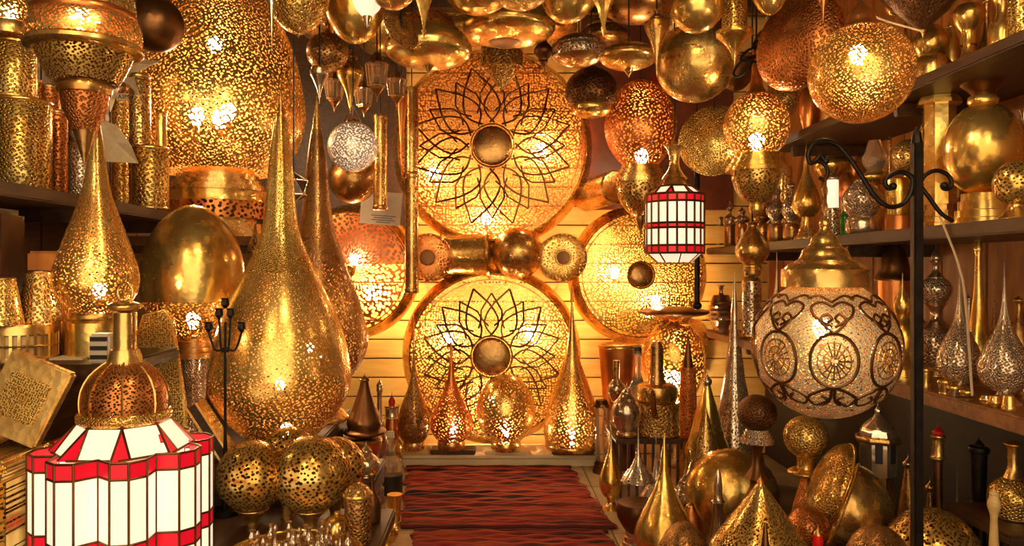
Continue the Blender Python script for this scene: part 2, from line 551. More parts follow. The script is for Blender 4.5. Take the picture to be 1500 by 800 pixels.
# ------------------------------------------------------------------ shelves, bench, tables
def shelf(name, label, cat, x0, x1, y0, y1, ztop, th, m, legs=None, brackets=None):
    root = empty(name, ((x0 + x1) / 2, (y0 + y1) / 2, 0 if legs else ztop - th), label, cat)
    rx, ry, rz = root.location
    bev_box('board', x0 - rx, x1 - rx, y0 - ry, y1 - ry, ztop - th - rz, ztop - rz, m, root)
    for lx, ly, w in legs or []:
        bev_box('leg', lx - w - rx, lx + w - rx, ly - w - ry, ly + w - ry, 0, ztop - th, m, root)
    for by in brackets or []:
        sg = 1 if x0 > 0 else -1
        xa, xb = (x0 + 0.06, XW) if sg > 0 else (-XW, x1 - 0.06)
        bev_box('bracket', xa - rx, xb - rx, by - 0.02 - ry, by + 0.02 - ry, -0.05, 0.0, m, root)
    return root
S1, S2, S3, LS, L2, BE, TA = 1.98, 1.45, 0.88, 1.57, 1.03, 0.62, 0.48
shelf('wall_shelf', 'dark brown top shelf board on the right wall carrying vases', 'shelf', 1.50, XW, 1.5, 4.1, S1, 0.04, WOOD_DARK, brackets=[1.9, 2.9, 3.9])
shelf('wall_shelf', 'dark brown middle shelf board on the right wall behind the iron scroll stand', 'shelf', 1.50, XW, 1.5, 5.25, S2, 0.045, WOOD_DARK, brackets=[1.9, 3.3, 4.6])
shelf('wall_shelf', 'lower brown shelf board on the right wall crowded with silver drop bottles', 'shelf', 1.50, XW, 1.5, 5.25, S3, 0.05, WOOD_MID, brackets=[1.9, 3.3, 4.6])
shelf('wall_shelf', 'dark shelf board on the left wall under engraved brass cylinders', 'shelf', -XW, -1.48, 1.6, 3.75, LS, 0.045, WOOD_DARK, brackets=[1.9, 2.8, 3.6])
shelf('wall_shelf', 'lower left shelf board under the slotted brass tray', 'shelf', -XW, -1.08, 2.13, 2.6, L2, 0.04, WOOD_DARK, brackets=[2.2, 2.5])
shelf('display_bench', 'low dark wooden bench under the large teardrop lamps', 'bench', -XW + .002, -0.68, 2.62, 3.66, BE, 0.05, WOOD_DARK,
      legs=[(-1.85, 2.7, .04), (-0.74, 2.7, .04), (-1.85, 3.58, .04), (-0.74, 3.58, .04)])
shelf('low_table', 'low dark table under the red and white lantern', 'table', -1.45, -0.33, 1.6, 2.58, TA, 0.04, WOOD_DARK,
      legs=[(-1.38, 1.68, .03), (-0.40, 1.68, .03), (-1.38, 2.5, .03), (-0.40, 2.5, .03)])
cab = empty('cabinet', (-1.42, 3.85, 0), 'dark cabinet standing on the floor under the giant pierced lamp', 'cabinet')
bev_box('body', -0.5, 0.42, -0.12, 0.6, 0.0, 1.42, WOOD_DARK, cab)
bev_box('top_board', -0.52, 0.45, -0.15, 0.62, 1.42, 1.465, WOOD_MID, cab)
for s in (-0.245, 0.195):
    d = bev_box('door', s - 0.19, s + 0.19, -0.14, -0.12, 0.66, 1.38, WOOD_MID, cab)
    v, f = lathe([(0.02, 0.006), (0.015, 0.012), (0.0, 0.007)], 10)
    v = [(a + s + (0.14 if s < 0 else -0.14), -0.14 - c, 1.0 + b) for a, b, c in v]
    mesh_obj('knob', v, f, metal('brass'), d)
tag(bev_box('backdrop_panel', -1.93, -0.60, YB - 0.03, YB - 0.002, 1.35, 3.05, WOOD_DARK), 'dark wooden panel on the back wall behind the small glass lanterns', 'panel')
pn = empty('arched_panel', (0.98, YB - 0.001, 1.72), 'dark reddish wooden panel with pointed arch beside the upper wall disc', 'panel')
bev_box('board', -0.35, 0.72, -0.03, 0, 0, 1.35, paint('red_brown_wood', (0.22, 0.05, 0.02), 0.4, (0.10, 0.025, 0.01), 6), pn)
v, f = [], []
arch = [(-.055, 0.0), (-.055, .26), (-.045, .33), (0, .42), (.045, .33), (.055, .26), (.055, 0)]
for yy in (-0.03, -0.045):
    v += [(x + 0.20, yy, z + 0.62) for x, z in arch]
n = len(arch)
f = [tuple(range(n, 2 * n))] + [(i, (i + 1) % n, n + (i + 1) % n, n + i) for i in range(n)]
mesh_obj('arch', v, f, paint('red_lacquer', (0.35, 0.02, 0.02), 0.35), pn, smooth=False)

# rugs
def rug(name, label, x0, x1, y0, y1, z, seed, skew=0.0):
    nx, ny = 44, 190
    rnd = random.Random(seed)
    off = [rnd.uniform(-1, 1) for _ in range(60)]
    L = y1 - y0
    rows = int(L / 0.046)
    v = []
    for j in range(ny + 1):
        t = j / ny
        for i in range(nx + 1):
            s = i / nx
            edge = 0.012 * math.sin(t * 23 + 2 * off[3]) + 0.008 * math.sin(t * 51)
            xx = x0 + (x1 - x0) * s + edge + skew * (1 - t)
            wob = 0.010 * math.sin(s * 7 + off[int(t * 12)] * 2) + 0.006 * math.sin(s * 17 + t * 9)
            yy = y0 + L * t + wob
            ph = (t + wob * 0.6) * rows
            k = int(ph) % 60
            h = 0.010 * abs(math.sin(PI * ph)) ** 0.6 * (1 + 0.45 * off[k]) + 0.004 * math.sin(s * 31 + k * 2.1)
            hem = min(1, min(s, 1 - s) * 40, min(t, 1 - t) * 60)
            v.append((xx, yy, z + 0.006 + max(0, h) * hem))
    f = [(j * (nx + 1) + i, j * (nx + 1) + i + 1, (j + 1) * (nx + 1) + i + 1, (j + 1) * (nx + 1) + i) for j in range(ny) for i in range(nx)]
    if 'red_rug' not in MATS:
        m, nt, b = new_mat('red_rug')
        tc = node(nt, 'ShaderNodeTexCoord')
        mp = node(nt, 'ShaderNodeMapping'); mp.inputs['Scale'].default_value = (1.1, 34, 1)
        nt.links.new(tc.outputs['Object'], mp.inputs[0])
        n1 = node(nt, 'ShaderNodeTexNoise', i_Scale=1.0, i_Detail=3.0)
        nt.links.new(mp.outputs[0], n1.inputs['Vector'])
        r = ramp(nt, n1.outputs[0], [(0.36, (0.012, 0.003, 0.003)), (0.44, (0.12, 0.010, 0.006)), (0.52, (0.34, 0.022, 0.010)), (0.60, (0.48, 0.075, 0.02)), (0.68, (0.10, 0.008, 0.006))])
        nt.links.new(r.outputs[0], b.inputs['Base Color'])
        b.inputs['Roughness'].default_value = 0.85
        n2 = node(nt, 'ShaderNodeTexNoise', i_Scale=140.0)
        nt.links.new(tc.outputs['Object'], n2.inputs['Vector'])
        bu = node(nt, 'ShaderNodeBump', i_Strength=0.5, i_Distance=0.004)
        nt.links.new(n2.outputs[0], bu.inputs['Height'])
        nt.links.new(bu.outputs[0], b.inputs['Normal'])
        MATS['red_rug'] = m
    root = empty(name, ((x0 + x1) / 2, y0, 0), label, 'rug')
    v = [(a - (x0 + x1) / 2, b - y0, c) for a, b, c in v]
    o = mesh_obj('woven_field', v, f, MATS['red_rug'], root, sharp=80)
    for yy in (y0, y1):
        hv, hf = tube_data([(x0 + (x1 - x0) * q / 12 - (x0 + x1) / 2 + skew * (1 if yy == y0 else 0), yy - y0, z + 0.010 + 0.003 * math.sin(q * 2.1)) for q in range(13)], 0.011, 6)
        mesh_obj('hem', hv, hf, paint('dark_red_hem', (0.12, 0.012, 0.008), 0.9), root)
    return root
rug('woven_rug', 'red ribbed woven rug in front of the lit floor lamps', -0.555, 0.52, 3.76, 4.90, 0.002, 3, 0.10)
rug('woven_rug', 'darker red folded rug at the bottom edge of the picture', -0.38, 0.575, 2.75, 3.70, 0.002, 9)

# ------------------------------------------------------------------ pierced wall discs
def disc_lamp(label, cx, cyy, Rf, Ro, knob, bulbs, star, kind='gold', Yf=5.10, op=0.5, group='large pierced wall discs', sz=4.4, knobmat='antique'):
    px = Yf / F
    root = empty('wall_disc_lamp', W(cx, cyy, Yf), label, 'wall lamp', group)
    rf, ro = Rf * px, Ro * px
    rim = [(0.0, rf), (-0.006, rf * 1.012), (0.004, rf * 1.02), (-0.012, rf * 1.035 ), (-0.045, rf + (ro - rf) * .62), (-0.09, rf + (ro - rf) * .92), (-0.125, ro), (-0.14, ro)]
    def place(pts, seg=72, cap=False):
        v, f = lathe(pts, seg, cap)
        return [(a, -c, b) for a, b, c in v], f
    v, f = place([(0.022, 0.9 * knob * px)] + [(0.022 * (1 - (i / 6) ** 2), knob * px + (rf - knob * px) * i / 6) for i in range(7)])
    mesh_obj('pierced_face', v, f, mat('e%s:%g:%g' % (kind, sz, op), Yf), root)
    v, f = place(rim)
    mesh_obj('rim', v, f, metal('brass'), root)
    v, f = place([(0.022 + 0.022 * math.cos(PI / 2 * i / 6), knob * px * math.sin(PI / 2 * i / 6)) for i in range(7)], 36)
    mesh_obj('centre_boss', v, f, metal(knobmat), root)
    rr = knob * px * 1.08
    v, f = tube_data([(rr * math.cos(a), -0.024, rr * math.sin(a)) for a in [2 * PI * k / 36 for k in range(36)]], 0.007, 6, True)
    mesh_obj('boss_ring', v, f, metal('gold'), root)
    rr = rf * 0.945
    v, f = tube_data([(rr * math.cos(a), -0.006, rr * math.sin(a)) for a in [2 * PI * k / 72 for k in range(72)]], 0.0045, 5, True)
    mesh_obj('edge_ring', v, f, metal('antique'), root)
    if star:
        datas = []
        def P(r, a):
            return (r * rf * math.cos(a), -0.006 - 0.02 * (1 - r * r), r * rf * math.sin(a))
        for k in range(star):
            a = 2 * PI * (k + .5) / star
            w = PI / star
            for s in (-1, 1):
                datas.append(tube_data([P(.86, a)] + spline([P(.66, a + s * w * .80), P(.55, a + s * w * 1.30), P(.44, a + s * w * 1.75), P(.34, a + s * w * 1.6), P(.25, a + s * w * .6)], 4), 0.0070, 5))
                datas.append(tube_data([P(.78, a + w)] + spline([P(.58, a + w + s * w * .85), P(.48, a + w + s * w * .95), P(.38, a + w + s * w * .35)], 4), 0.0062, 5))
        v, f = join(*datas)
        mesh_obj('star_tracery', v, f, metal('dark'), root)
    for bx, by in bulbs:
        p = W(bx, by, Yf)
        bulb(root, (p.x - root.location.x, 0.085, p.z - root.location.z), 0.026, BULB_WALL)
    for s in (-1, 1):
        v, f = tube_data([(s * ro * .7, 0.12, ro * .68), (s * ro * .7, YB - Yf + 0.001, ro * .68)], 0.008, 6)
        mesh_obj('wall_peg', v, f, IRON, root)
    return root
disc_lamp('huge pierced brass disc with star tracery high on the back wall', 721, 214, 136, 150, 29, [(634, 250), (795, 214), (712, 318)], 12, kind='copper', op=.5)
disc_lamp('large pierced brass disc with star tracery behind the three lit floor lamps', 720, 522, 119, 134, 28, [(656, 497), (778, 490), (720, 590)], 12, op=.5)
disc_lamp('plain pierced brass disc with round boss behind the hanging red lantern', 938, 403, 90, 104, 18, [(903, 398), (965, 440)], 0, op=.42)
disc_lamp('pierced disc with small star holes behind the rear teardrop lamp', 512, 398, 86, 101, 7, [(515, 378), (540, 430)], 0, kind='red', op=.6, sz=7)
# ------------------------------------------------------------------ back wall: sconces between the discs, lamps on the step
def wall_turned(name, label, cx, cyy, Y, R, prof, mc, group='small brass sconces between the wall discs', extra=None, axis=(0, -1, 0)):
    o = D(name, label, 'wall lamp', cx, cyy, Y, R, prof, axis, mc, group, extra)
    return o
PUCK = [(1.0, 0.0), (1.0, .30), (.96, .34), (1.0, .86), (.94, .97), (.8, 1.0), (-1.6, 1.0), (-1.6, 0)]
wall_turned('wall_sconce', 'small pierced brass drum sconce next to the tall hanging tube', 629, 378, 5.05, 35, PUCK, 'dcopper:5:.4',
            extra=[('socket_cap', 'dark', [(1.02, 0), (1.03, .28), (1.0, .30)])])
wall_turned('wall_sconce', 'brass spool sconce lying between drum and ball', 684, 373, 5.12, 36,
            [(1.0, 0), (1.0, .95), (.92, 1), (.84, .9), (.4, .84), (-.4, .84), (-.84, .9), (-.92, 1), (-1, .95), (-1, 0)], 'gold', axis=(1, -0.15, 0))
o = wall_turned('wall_sconce', 'polished brass ball sconce in the middle under the top disc', 758, 371, 5.10, 38,
            [(math.cos(PI * i / 16), math.sin(PI * i / 16)) for i in range(17)], 'brass', extra=[('pierced_cap', 'dantique:4:.45', [(-1.0, 0.3), (-1.05, .8), (-1.5, .8), (-1.9, .4)])])
wall_turned('wall_sconce', 'pierced brass drum sconce beside the ball and the plain disc', 822, 378, 5.05, 35, PUCK, 'dgold:5:.4',
            extra=[('socket_cap', 'dark', [(1.02, 0), (1.03, .26), (1.0, .28)])])
wall_turned('wall_sconce', 'plain brass drum sconce beside the pedestal lamp on the right', 891, 277, 4.95, 24, [(1, 0), (1, .9), (.9, 1), (-3, 1), (-3, 0)], 'brass', axis=(0.35, -1, 0.05))

step = empty('display_step', (0.0, 5.08, 0), 'low cream painted step along the back wall under the lit lamps', 'step')
CREAM = paint('cream_paint', (0.80, 0.66, 0.42), 0.5, (0.68, 0.52, 0.30), 5)
bev_box('top_board', -0.60, 0.71, -0.14, 0.20, 0.055, 0.075, CREAM, step)
bev_box('riser', -0.59, 0.70, -0.12, 0.19, 0.0, 0.055, CREAM, step)
ST = 0.075
def plinth(label, x, w, h, m, Y=5.03):
    X = (x - CX) * Y / F
    tag(bev_box('plinth', X - w, X + w, Y - 0.07, Y + 0.07, ST, ST + h, m), label, 'plinth', 'lamp plinths on the step')
plinth('dark brown wooden plinth under the slender red teardrop lamp', 664, .15, .030, WOOD_DARK)
plinth('cream wooden plinth under the lit egg lamp', 742, .15, .022, CREAM)
plinth('dark green brown plinth under the wide lit teardrop lamp', 838, .14, .030, paint('olive_wood', (0.10, 0.07, 0.02), .5))
plinth('pale plinth under the unlit brown teardrop lamp', 607, .10, .030, WOOD_PALE)
T('teardrop_lamp', 'slender reddish teardrop lamp lit on its dark plinth before the lower disc', 'lamp', 661, 5.0,
  [('finial', 'copper', 'cone', 500, 525, 3), ('body', 'dred:4.6:.26', 'fatdrop', 512, 652, 31), ('base', 'antique', 'ring', 648, 662, 20)], zb=ST + .03, bulbs=[(3, 636, 4.5)])
T('egg_lamp', 'rounded egg shaped pierced lamp lit in the middle before the lower disc', 'lamp', 741, 5.0,
  [('body', 'dgold:4.6:.28', 'egg', 553, 655, 43), ('base', 'brass', 'ring', 650, 664, 22)], zb=ST + .022, bulbs=[(0, 636, 5)])
T('teardrop_lamp', 'wide pierced teardrop lamp with tall thin spire lit beside the egg lamp', 'lamp', 838, 5.0,
  [('finial', 'copper', 'cone', 412, 445, 3), ('body', 'dgold:4.6:.28', [(0, .02), (.15, .06), (.3, .14), (.45, .28), (.58, .52), (.7, .76), (.82, .94), (.92, 1), (1, .93)], 430, 652, 42), ('base', 'brass', 'ring', 648, 660, 40)], zb=ST + .03, bulbs=[(0, 636, 5)])
T('teardrop_lamp', 'unlit brown teardrop lamp on the step at the left of the lower disc', 'lamp', 606, 4.98,
  [('finial', 'copper', 'cone', 455, 500, 2.5), ('body', 'cantique:5', 'drop', 480, 650, 24), ('base', 'brass', 'ring', 646, 660, 16)], zb=ST + .03)

# ------------------------------------------------------------------ left: shelf of engraved cylinders, pendants
def YX(x, X): return X * F / (x - CX)
T('tiered_pendant', 'tiered pierced pendant lamp with pointed tip hanging over the engraved cylinders', 'pendant lamp', 124, 2.12,
  [('upper_bowl', 'egold:5:.6', [(0, .55), (.3, .8), (.7, .97), (1, 1)], -60, 18, 70), ('collar', 'copper', 'ring', 14, 34, 70),
   ('wide_band', 'egold:5:.6', [(0, .95), (.3, .99), (.7, 1), (1, .98)], 30, 66, 78), ('rim', 'brass', 'ring', 63, 80, 80),
   ('lower_bowl', 'egold:5:.6', [(0, 1), (.3, .93), (.6, .84), (1, .70)], 78, 122, 66), ('neck_ring', 'brass', 'ring', 119, 141, 37),
   ('cone', 'ccopper:8', [(0, 1), (.4, .90), (.75, .66), (1, .5)], 139, 192, 33), ('tip', 'antique', 'icone', 190, 245, 16)],
  hang=True, bulbs=[(-6, 52, 9), (20, 20, 8)], seg=40)
def shelf_cyl(label, x, y0, hw, mc, z=LS, X=-1.70, sh='drum', lid=None, name='brass_cylinder'):
    Y = YX(x, X)
    yb = CY - (z - CZ) * F / Y
    parts = [('body', mc, sh, y0, yb, hw), ('top_rim', 'brass', 'ring', y0 - 3, y0 + 4, hw * 1.03), ('foot_rim', 'brass', 'ring', yb - 5, yb, hw * 1.05)]
    if lid: parts.append(lid)
    return T(name, label, 'cylinder lamp', x, Y, parts, zb=z, group='engraved cylinders on the left shelf')
shelf_cyl('wide engraved brass cylinder at the far left end of the shelf', 34, 150, 38, 'cgold:7', X=-1.70)
T('brass_cylinder', 'smaller engraved brass cylinder stacked on the wide one at far left', 'cylinder lamp', 22, YX(34, -1.70),
  [('body', 'cgold:7', 'drum', 66, 148, 29), ('top_rim', 'brass', 'ring', 62, 70, 30), ('foot_rim', 'brass', 'ring', 142, 148, 30)],
  zb=LS + (CY - (LS - CZ) * F / YX(34, -1.70) - 150 + 3) * YX(34, -1.70) / F, group='engraved cylinders on the left shelf')
T('small_lit_lamp', 'little lit brass lamp on top of the stacked cylinders at far left', 'lamp', 14, YX(34, -1.70),
  [('shade', 'egold:6:.5', 'dome', -15, 40, 26), ('body', 'brass', 'ring', 38, 62, 26)],
  zb=LS + (CY - (LS - CZ) * F / YX(34, -1.70) - 62 + 7) * YX(34, -1.70) / F, bulbs=[(0, 28, 8)])
shelf_cyl('narrow copper toned cylinder beside the widest one on the left shelf', 84, 165, 14, 'ccopper:6')
shelf_cyl('silvery patterned cylinder behind the pendant tip', 122, 212, 20, 'csilver:7', X=-1.57)
shelf_cyl('tall slim brass cylinder beside the spire of the small teardrop', 178, 142, 14, 'cgold:6', X=-1.80)
shelf_cyl('plain brass cylinder at the inner end of the left shelf before the giant lamp', 220, 218, 26, 'cgold:8', X=-1.55)
shelf_cyl('upright engraved tube behind the plain cylinder on the left shelf', 205, 112, 15, 'cbrass:6', X=-1.64)
shelf_cyl('dark engraved tube at the back of the left shelf behind the pendant', 72, 128, 15, 'ccopper:6', X=-1.86)
shelf_cyl('ribbed pale gold tube next to the giant lamp', 236, 168, 8, 'gold', X=-1.56)
# paper wrapping and price tag
def blade(name, label, pts, Y, m, th=0.004, cat='paper', fold=0.03):
    """a folded paper sheet: outline in pixels, with its own folds and thickness"""
    c = W(sum(p[0] for p in pts) / len(pts), sum(p[1] for p in pts) / len(pts), Y)
    fr = []
    for i, p in enumerate(pts):
        q = W(p[0], p[1], Y) - c
        q.y += fold * (1 if i % 2 else -1)
        fr.append(q)
    n = len(fr)
    v = [tuple(q) for q in fr] + [(0, -fold, 0)] + [(q.x, q.y + th, q.z) for q in fr] + [(0, -fold + th, 0)]
    f = [(i, (i + 1) % n, n) for i in range(n)] + [((i + 1) % n + n + 1, i + n + 1, 2 * n + 1) for i in range(n)] + [(i, i + n + 1, (i + 1) % n + n + 1, (i + 1) % n) for i in range(n)]
    o = mesh_obj(name, v, f, m, smooth=False)
    o.location = c
    return tag(o, label, cat)
blade('wrapping_paper', 'crumpled cream paper sticking out behind the tiered pendant', [(182, 92), (232, 86), (228, 97), (186, 108)], 3.5, PAPER)
blade('wrapping_paper', 'pointed cream paper twist beside the price tag', [(181, 118), (192, 110), (210, 146), (200, 138)], 3.42, PAPER)
blade('wrapping_paper', 'narrow paper strip hanging by the pendant collar', [(158, 128), (172, 120), (166, 166)], 3.58, PAPER)
blade('wrapping_paper', 'fan of clear wrapping paper before the plain cylinder', [(152, 176), (166, 182), (196, 214), (198, 238), (158, 238)], 3.28, PAPER)
tg = empty('price_tag', W(181, 142, 3.59), 'tiny cream tag lettered above the slim cylinder', 'tag')
bev_box('card', -0.034, 0.034, -0.001, 0.001, -0.017, 0.017, PAPER, tg, bev=0)
def text_obj(name, body, size, m, parent, loc):
    cu = bpy.data.curves.new(name, 'FONT')
    cu.body = body; cu.size = size; cu.extrude = 0.0006
    cu.align_x = 'CENTER'; cu.align_y = 'CENTER'
    tmp = bpy.data.objects.new('tmp', cu)
    col.objects.link(tmp)
    me = bpy.data.meshes.new_from_object(tmp.evaluated_get(bpy.context.evaluated_depsgraph_get()))
    bpy.data.objects.remove(tmp)
    me.materials.clear(); me.materials.append(m)
    o = bpy.data.objects.new(name, me)
    col.objects.link(o); o.parent = parent
    o.location = loc; o.rotation_euler = (PI / 2, 0, 0)
    return o
text_obj('lettering', 'A3M', 0.028, INK, tg, (0, -0.002, 0))
D('hanging_bowl', 'dark round bowl hanging between the tiered pendant and the giant lamp', 'bowl', 228, 36, 2.95, 40,
  [(math.cos(PI * i / 14), math.sin(PI * i / 14)) for i in range(15)], (0.2, -1, 0.1), 'dark', hang=True)

# the giant lamp
gl = T('giant_lamp', 'giant pierced brass lamp on a banded base towering behind the teardrops', 'lamp', 320, 4.05,
  [('body', 'egold:5:.55', _cat([(0, .04), (.125, .2), (.25, .38), (.375, .60), (.525, .84), (.675, .96), (.79, 1), (.885, .93), (.955, .80), (1, .66)]), -150, 250, 125),
   ('collar', 'brass', 'steps', 246, 278, 72), ('band', 'gold', 'drum', 278, 294, 72), ('pierced_band', 'dcopper:7:.5', [(0, 1), (1, 1)], 293, 318, 71), ('foot', 'brass', 'steps', 317, 346, 75)],
  zb=1.465, bulbs=[(-32, 163, 9), (2, 168, 9), (14, 158, 9), (-5, 60, 8)], seg=56)
for ang, zz in ((-0.10 * PI, 160), (-0.90 * PI, 140), (-0.5 * PI, 60)):
    px = 4.05 / F
    R = 121 * px if zz > 100 else 104 * px
    for q in (27, 19, 9):
        c = Vector((math.cos(ang), math.sin(ang), 0))
        t = Vector((-math.sin(ang), math.cos(ang), 0))
        pts = []
        for k in range(28):
            a = 2 * PI * k / 28
            du, dz = q * px * math.cos(a), q * px * math.sin(a)
            slope = 0.10 if zz > 100 else -0.45
            pts.append(c * (R + 0.004 - du * du / (2 * R) + slope * dz * (0 if zz > 100 else 1)) + t * du + Vector((0, 0, (346 - zz) * px + dz)))
        v, f = tube_data(pts, 0.0045, 5, True)
        mesh_obj('medallion_ring', v, f, metal('gold'), gl)
T('teardrop_lamp', 'small pierced teardrop lamp on a square pedestal at the left shelf', 'lamp', 141, 2.35,
  [('finial', 'brass', 'cone', 155, 185, 4), ('body', 'dgold:5:.45', _cat([(0, .04), (.15, .16), (.3, .26), (.42, .38), (.55, .60), (.68, .83), (.8, 1), (.9, .95), (1, .62)]), 168, 462, 58),
   ('collar', 'brass', 'ring', 458, 474, 40), ('pedestal', 'gold', 'drum', 472, 524, 41)], zb=L2, bulbs=[(5, 426, 8)])
T('egg_lamp', 'polished brass egg lamp glowing at the base left of the front teardrop', 'lamp', 283, 3.0,
  [('body', 'gold', _cat([(0, .04), (.03, .26), (.12, .50), (.25, .72), (.45, .91), (.65, .99), (.85, 1), (1, .97)]), 300, 440, 72),
   ('pierced_bowl', 'dbrass:5:.5', _cat([(0, .97), (.3, .86), (.6, .70), (.85, .52), (1, .44)]), 440, 494, 72),
   ('collar', 'antique', 'steps', 490, 522, 36), ('pedestal', 'csilver:5', [(0, .8), (.3, .72), (.8, .62), (1, 1)], 522, 644, 26)], zb=BE, bulbs=[(0, 467, 8)], seg=40)
tag(bev_box('storage_box', -1.93, -1.58, 2.40, 2.56, L2, 1.50, paint('dark_leather', (0.09, 0.03, 0.012), 0.3, (0.04, 0.014, 0.006), 9, bump=.2), bev=0.02), 'dark brown leather box under the left shelf', 'box')
tag(bev_box('storage_box', -1.50, -1.38, 2.42, 2.56, L2, 1.36, WOOD_ORANGE, bev=0.008), 'small orange wooden box behind the small teardrop', 'box')
# slotted tray
Yt = 2.27
tr = empty('slotted_tray', ((30 - CX) * Yt / F, Yt, L2), 'round brass tray with a slotted gallery rim on the lower left shelf', 'tray')
R = 49 * Yt / F
v, f = lathe([(0.108, 0), (0.108, R * .97), (0.1, R), (0.078, R), (0.078, R * .96), (0.108 - .012, 0)], 48)
mesh_obj('top_plate', v, f, metal('brass'), tr)
v, f = lathe([(0.012, R * .97), (0.012, R), (0, R), (0, 0)], 48)
mesh_obj('bottom_ring', v, f, metal('brass'), tr)
bar = None
for k in range(30):
    a = 2 * PI * k / 30
    if bar is None:
        bar = bev_box('rail_bar', -0.004, 0.004, -0.003, 0.003, 0.01, 0.08, metal('gold'), tr, bev=0)
        b_ = bar
    else:
        b_ = bpy.data.objects.new('rail_bar', bar.data); col.objects.link(b_); b_.parent = tr
    b_.location = (R * .98 * math.cos(a), R * .98 * math.sin(a), 0); b_.rotation_euler = (0, 0, a + PI / 2)
v, f = tube_data([(R * .99 * math.cos(a), R * .99 * math.sin(a), 0.045) for a in [2 * PI * k / 40 for k in range(40)]], 0.004, 5, True)
mesh_obj('mid_rail', v, f, metal('gold'), tr)
v, f = lathe([(0.075, R * .9), (0.012, R * .9)], 40, cap=False)
mesh_obj('liner', v, f, paint('cream_liner', (0.78, 0.58, 0.32), .6), tr)
T('lamp_shade', 'tapered engraved brass shade standing on the slotted tray beside the small teardrop', 'lamp shade', 58, 2.32,
  [('body', 'cbrass:7', [(0, .62), (.5, .82), (1, 1)], 398, 470, 30), ('top_rim', 'antique', 'ring', 394, 401, 19)], zb=L2 + .108)
T('lamp_shade', 'tapered golden shade at the far left edge of the slotted tray', 'lamp shade', 2, 2.20,
  [('body', 'cgold:7', [(0, .62), (.5, .82), (1, 1)], 404, 470, 30), ('top_rim', 'antique', 'ring', 400, 407, 19)], zb=L2 + .108)
tag(bev_box('paper_card', -1.32, -1.22, 2.24, 2.36, L2 + 0.0, L2 + 0.006, PAPER, bev=0), 'white card lying at the foot of the small teardrop', 'paper')
# patterned box, leaning panels
cb = empty('patterned_box', (-1.13, 2.19, L2), 'small black and white patterned box behind the lantern dome', 'box')
bev_box('body', -0.03, 0.03, -0.03, 0.03, 0, 0.085, paint('white_bone', (.8, .7, .55), .4), cb)
for k in range(3):
    bev_box('inlay', -0.024, 0.024, -0.033, -0.029, 0.012 + k * 0.026, 0.024 + k * 0.026, INK, cb, bev=0)
pb = empty('pierced_box_lamp', (-1.335, 1.98, TA), 'pierced brass box lamp in the bottom left corner', 'lamp')
bev_box('body', -0.20, 0.125, -0.12, 0.12, 0.0, 0.30, pierced('gold', .012, 'd', .4, 'XZ'), pb, bev=0.012)
bev_box('lid', -0.205, 0.13, -0.125, 0.125, 0.30, 0.345, engraved('gold', .016, 'XZ'), pb, bev=0.012)
ep = empty('engraved_casket', (-1.275, 1.99, TA + .345), 'flat engraved square brass casket leaning above the bottom left box lamp', 'casket')
bev_box('plate', -0.085, 0.085, -0.02, 0.02, 0.0, 0.215, metal('brass'), ep, bev=0.006)
bev_box('medallion', -0.055, 0.055, -0.024, -0.018, 0.05, 0.165, engraved('gold', .008, 'XZ'), ep, bev=0.004)
ep.rotation_euler = (-0.12, 0.42, 0.05)
ep.location.z += 0.034
ep.location.x -= 0.01
D('brass_plate', 'dark brass plate standing at the far left edge beside the engraved panel', 'plate', -22, 622, 2.02, 58, [(0, 0), (0, .7), (.06, .95), (.1, 1), (.04, 1), (-.04, .7), (-.04, 0)], (0.5, -1, 0.2), 'antique', zb=TA + .345)
pl = empty('embossed_plaque', ((240 - CX) * 2.72 / F, 2.72, BE), 'tall embossed brass plaque leaning behind the lantern dome', 'plaque')
out = [(-.075, 0), (-.085, .30), (-.075, .44), (-.045, .52), (.03, .535), (.055, .50), (.085, .20), (.09, 0)]
n = len(out)
v = [(x, -0.012, z) for x, z in out] + [(x, 0.012, z) for x, z in out]
f = [tuple(range(n)), tuple(reversed(range(n, 2 * n)))] + [(i, i + n, (i + 1) % n + n, (i + 1) % n) for i in range(n)]
mesh_obj('plate', v, f, engraved('gold', .010, 'XZ'), pl, smooth=False)
v, f = tube_data([(x * .97, -0.014, 0.005 + z * .985) for x, z in out], 0.005, 5)
mesh_obj('edge_bead', v, f, metal('gold'), pl)
pl.rotation_euler = (-0.05, -0.06, 0.1)
cs = empty('folding_case', ((335 - CX) * 2.70 / F, 2.70, BE + .012), 'slim brass edged case leaning on the bench by the front teardrop', 'case')
bev_box('cover', -0.018, 0.018, -0.05, 0.05, 0, 0.22, WOOD_DARK, cs)
for s in (-1, 1):
    bev_box('brass_edge', s * 0.018 - 0.004, s * 0.018 + 0.004, -0.052, 0.052, 0, 0.222, metal('gold'), cs, bev=0.001)
cs.rotation_euler = (0, -0.55, 0.1)
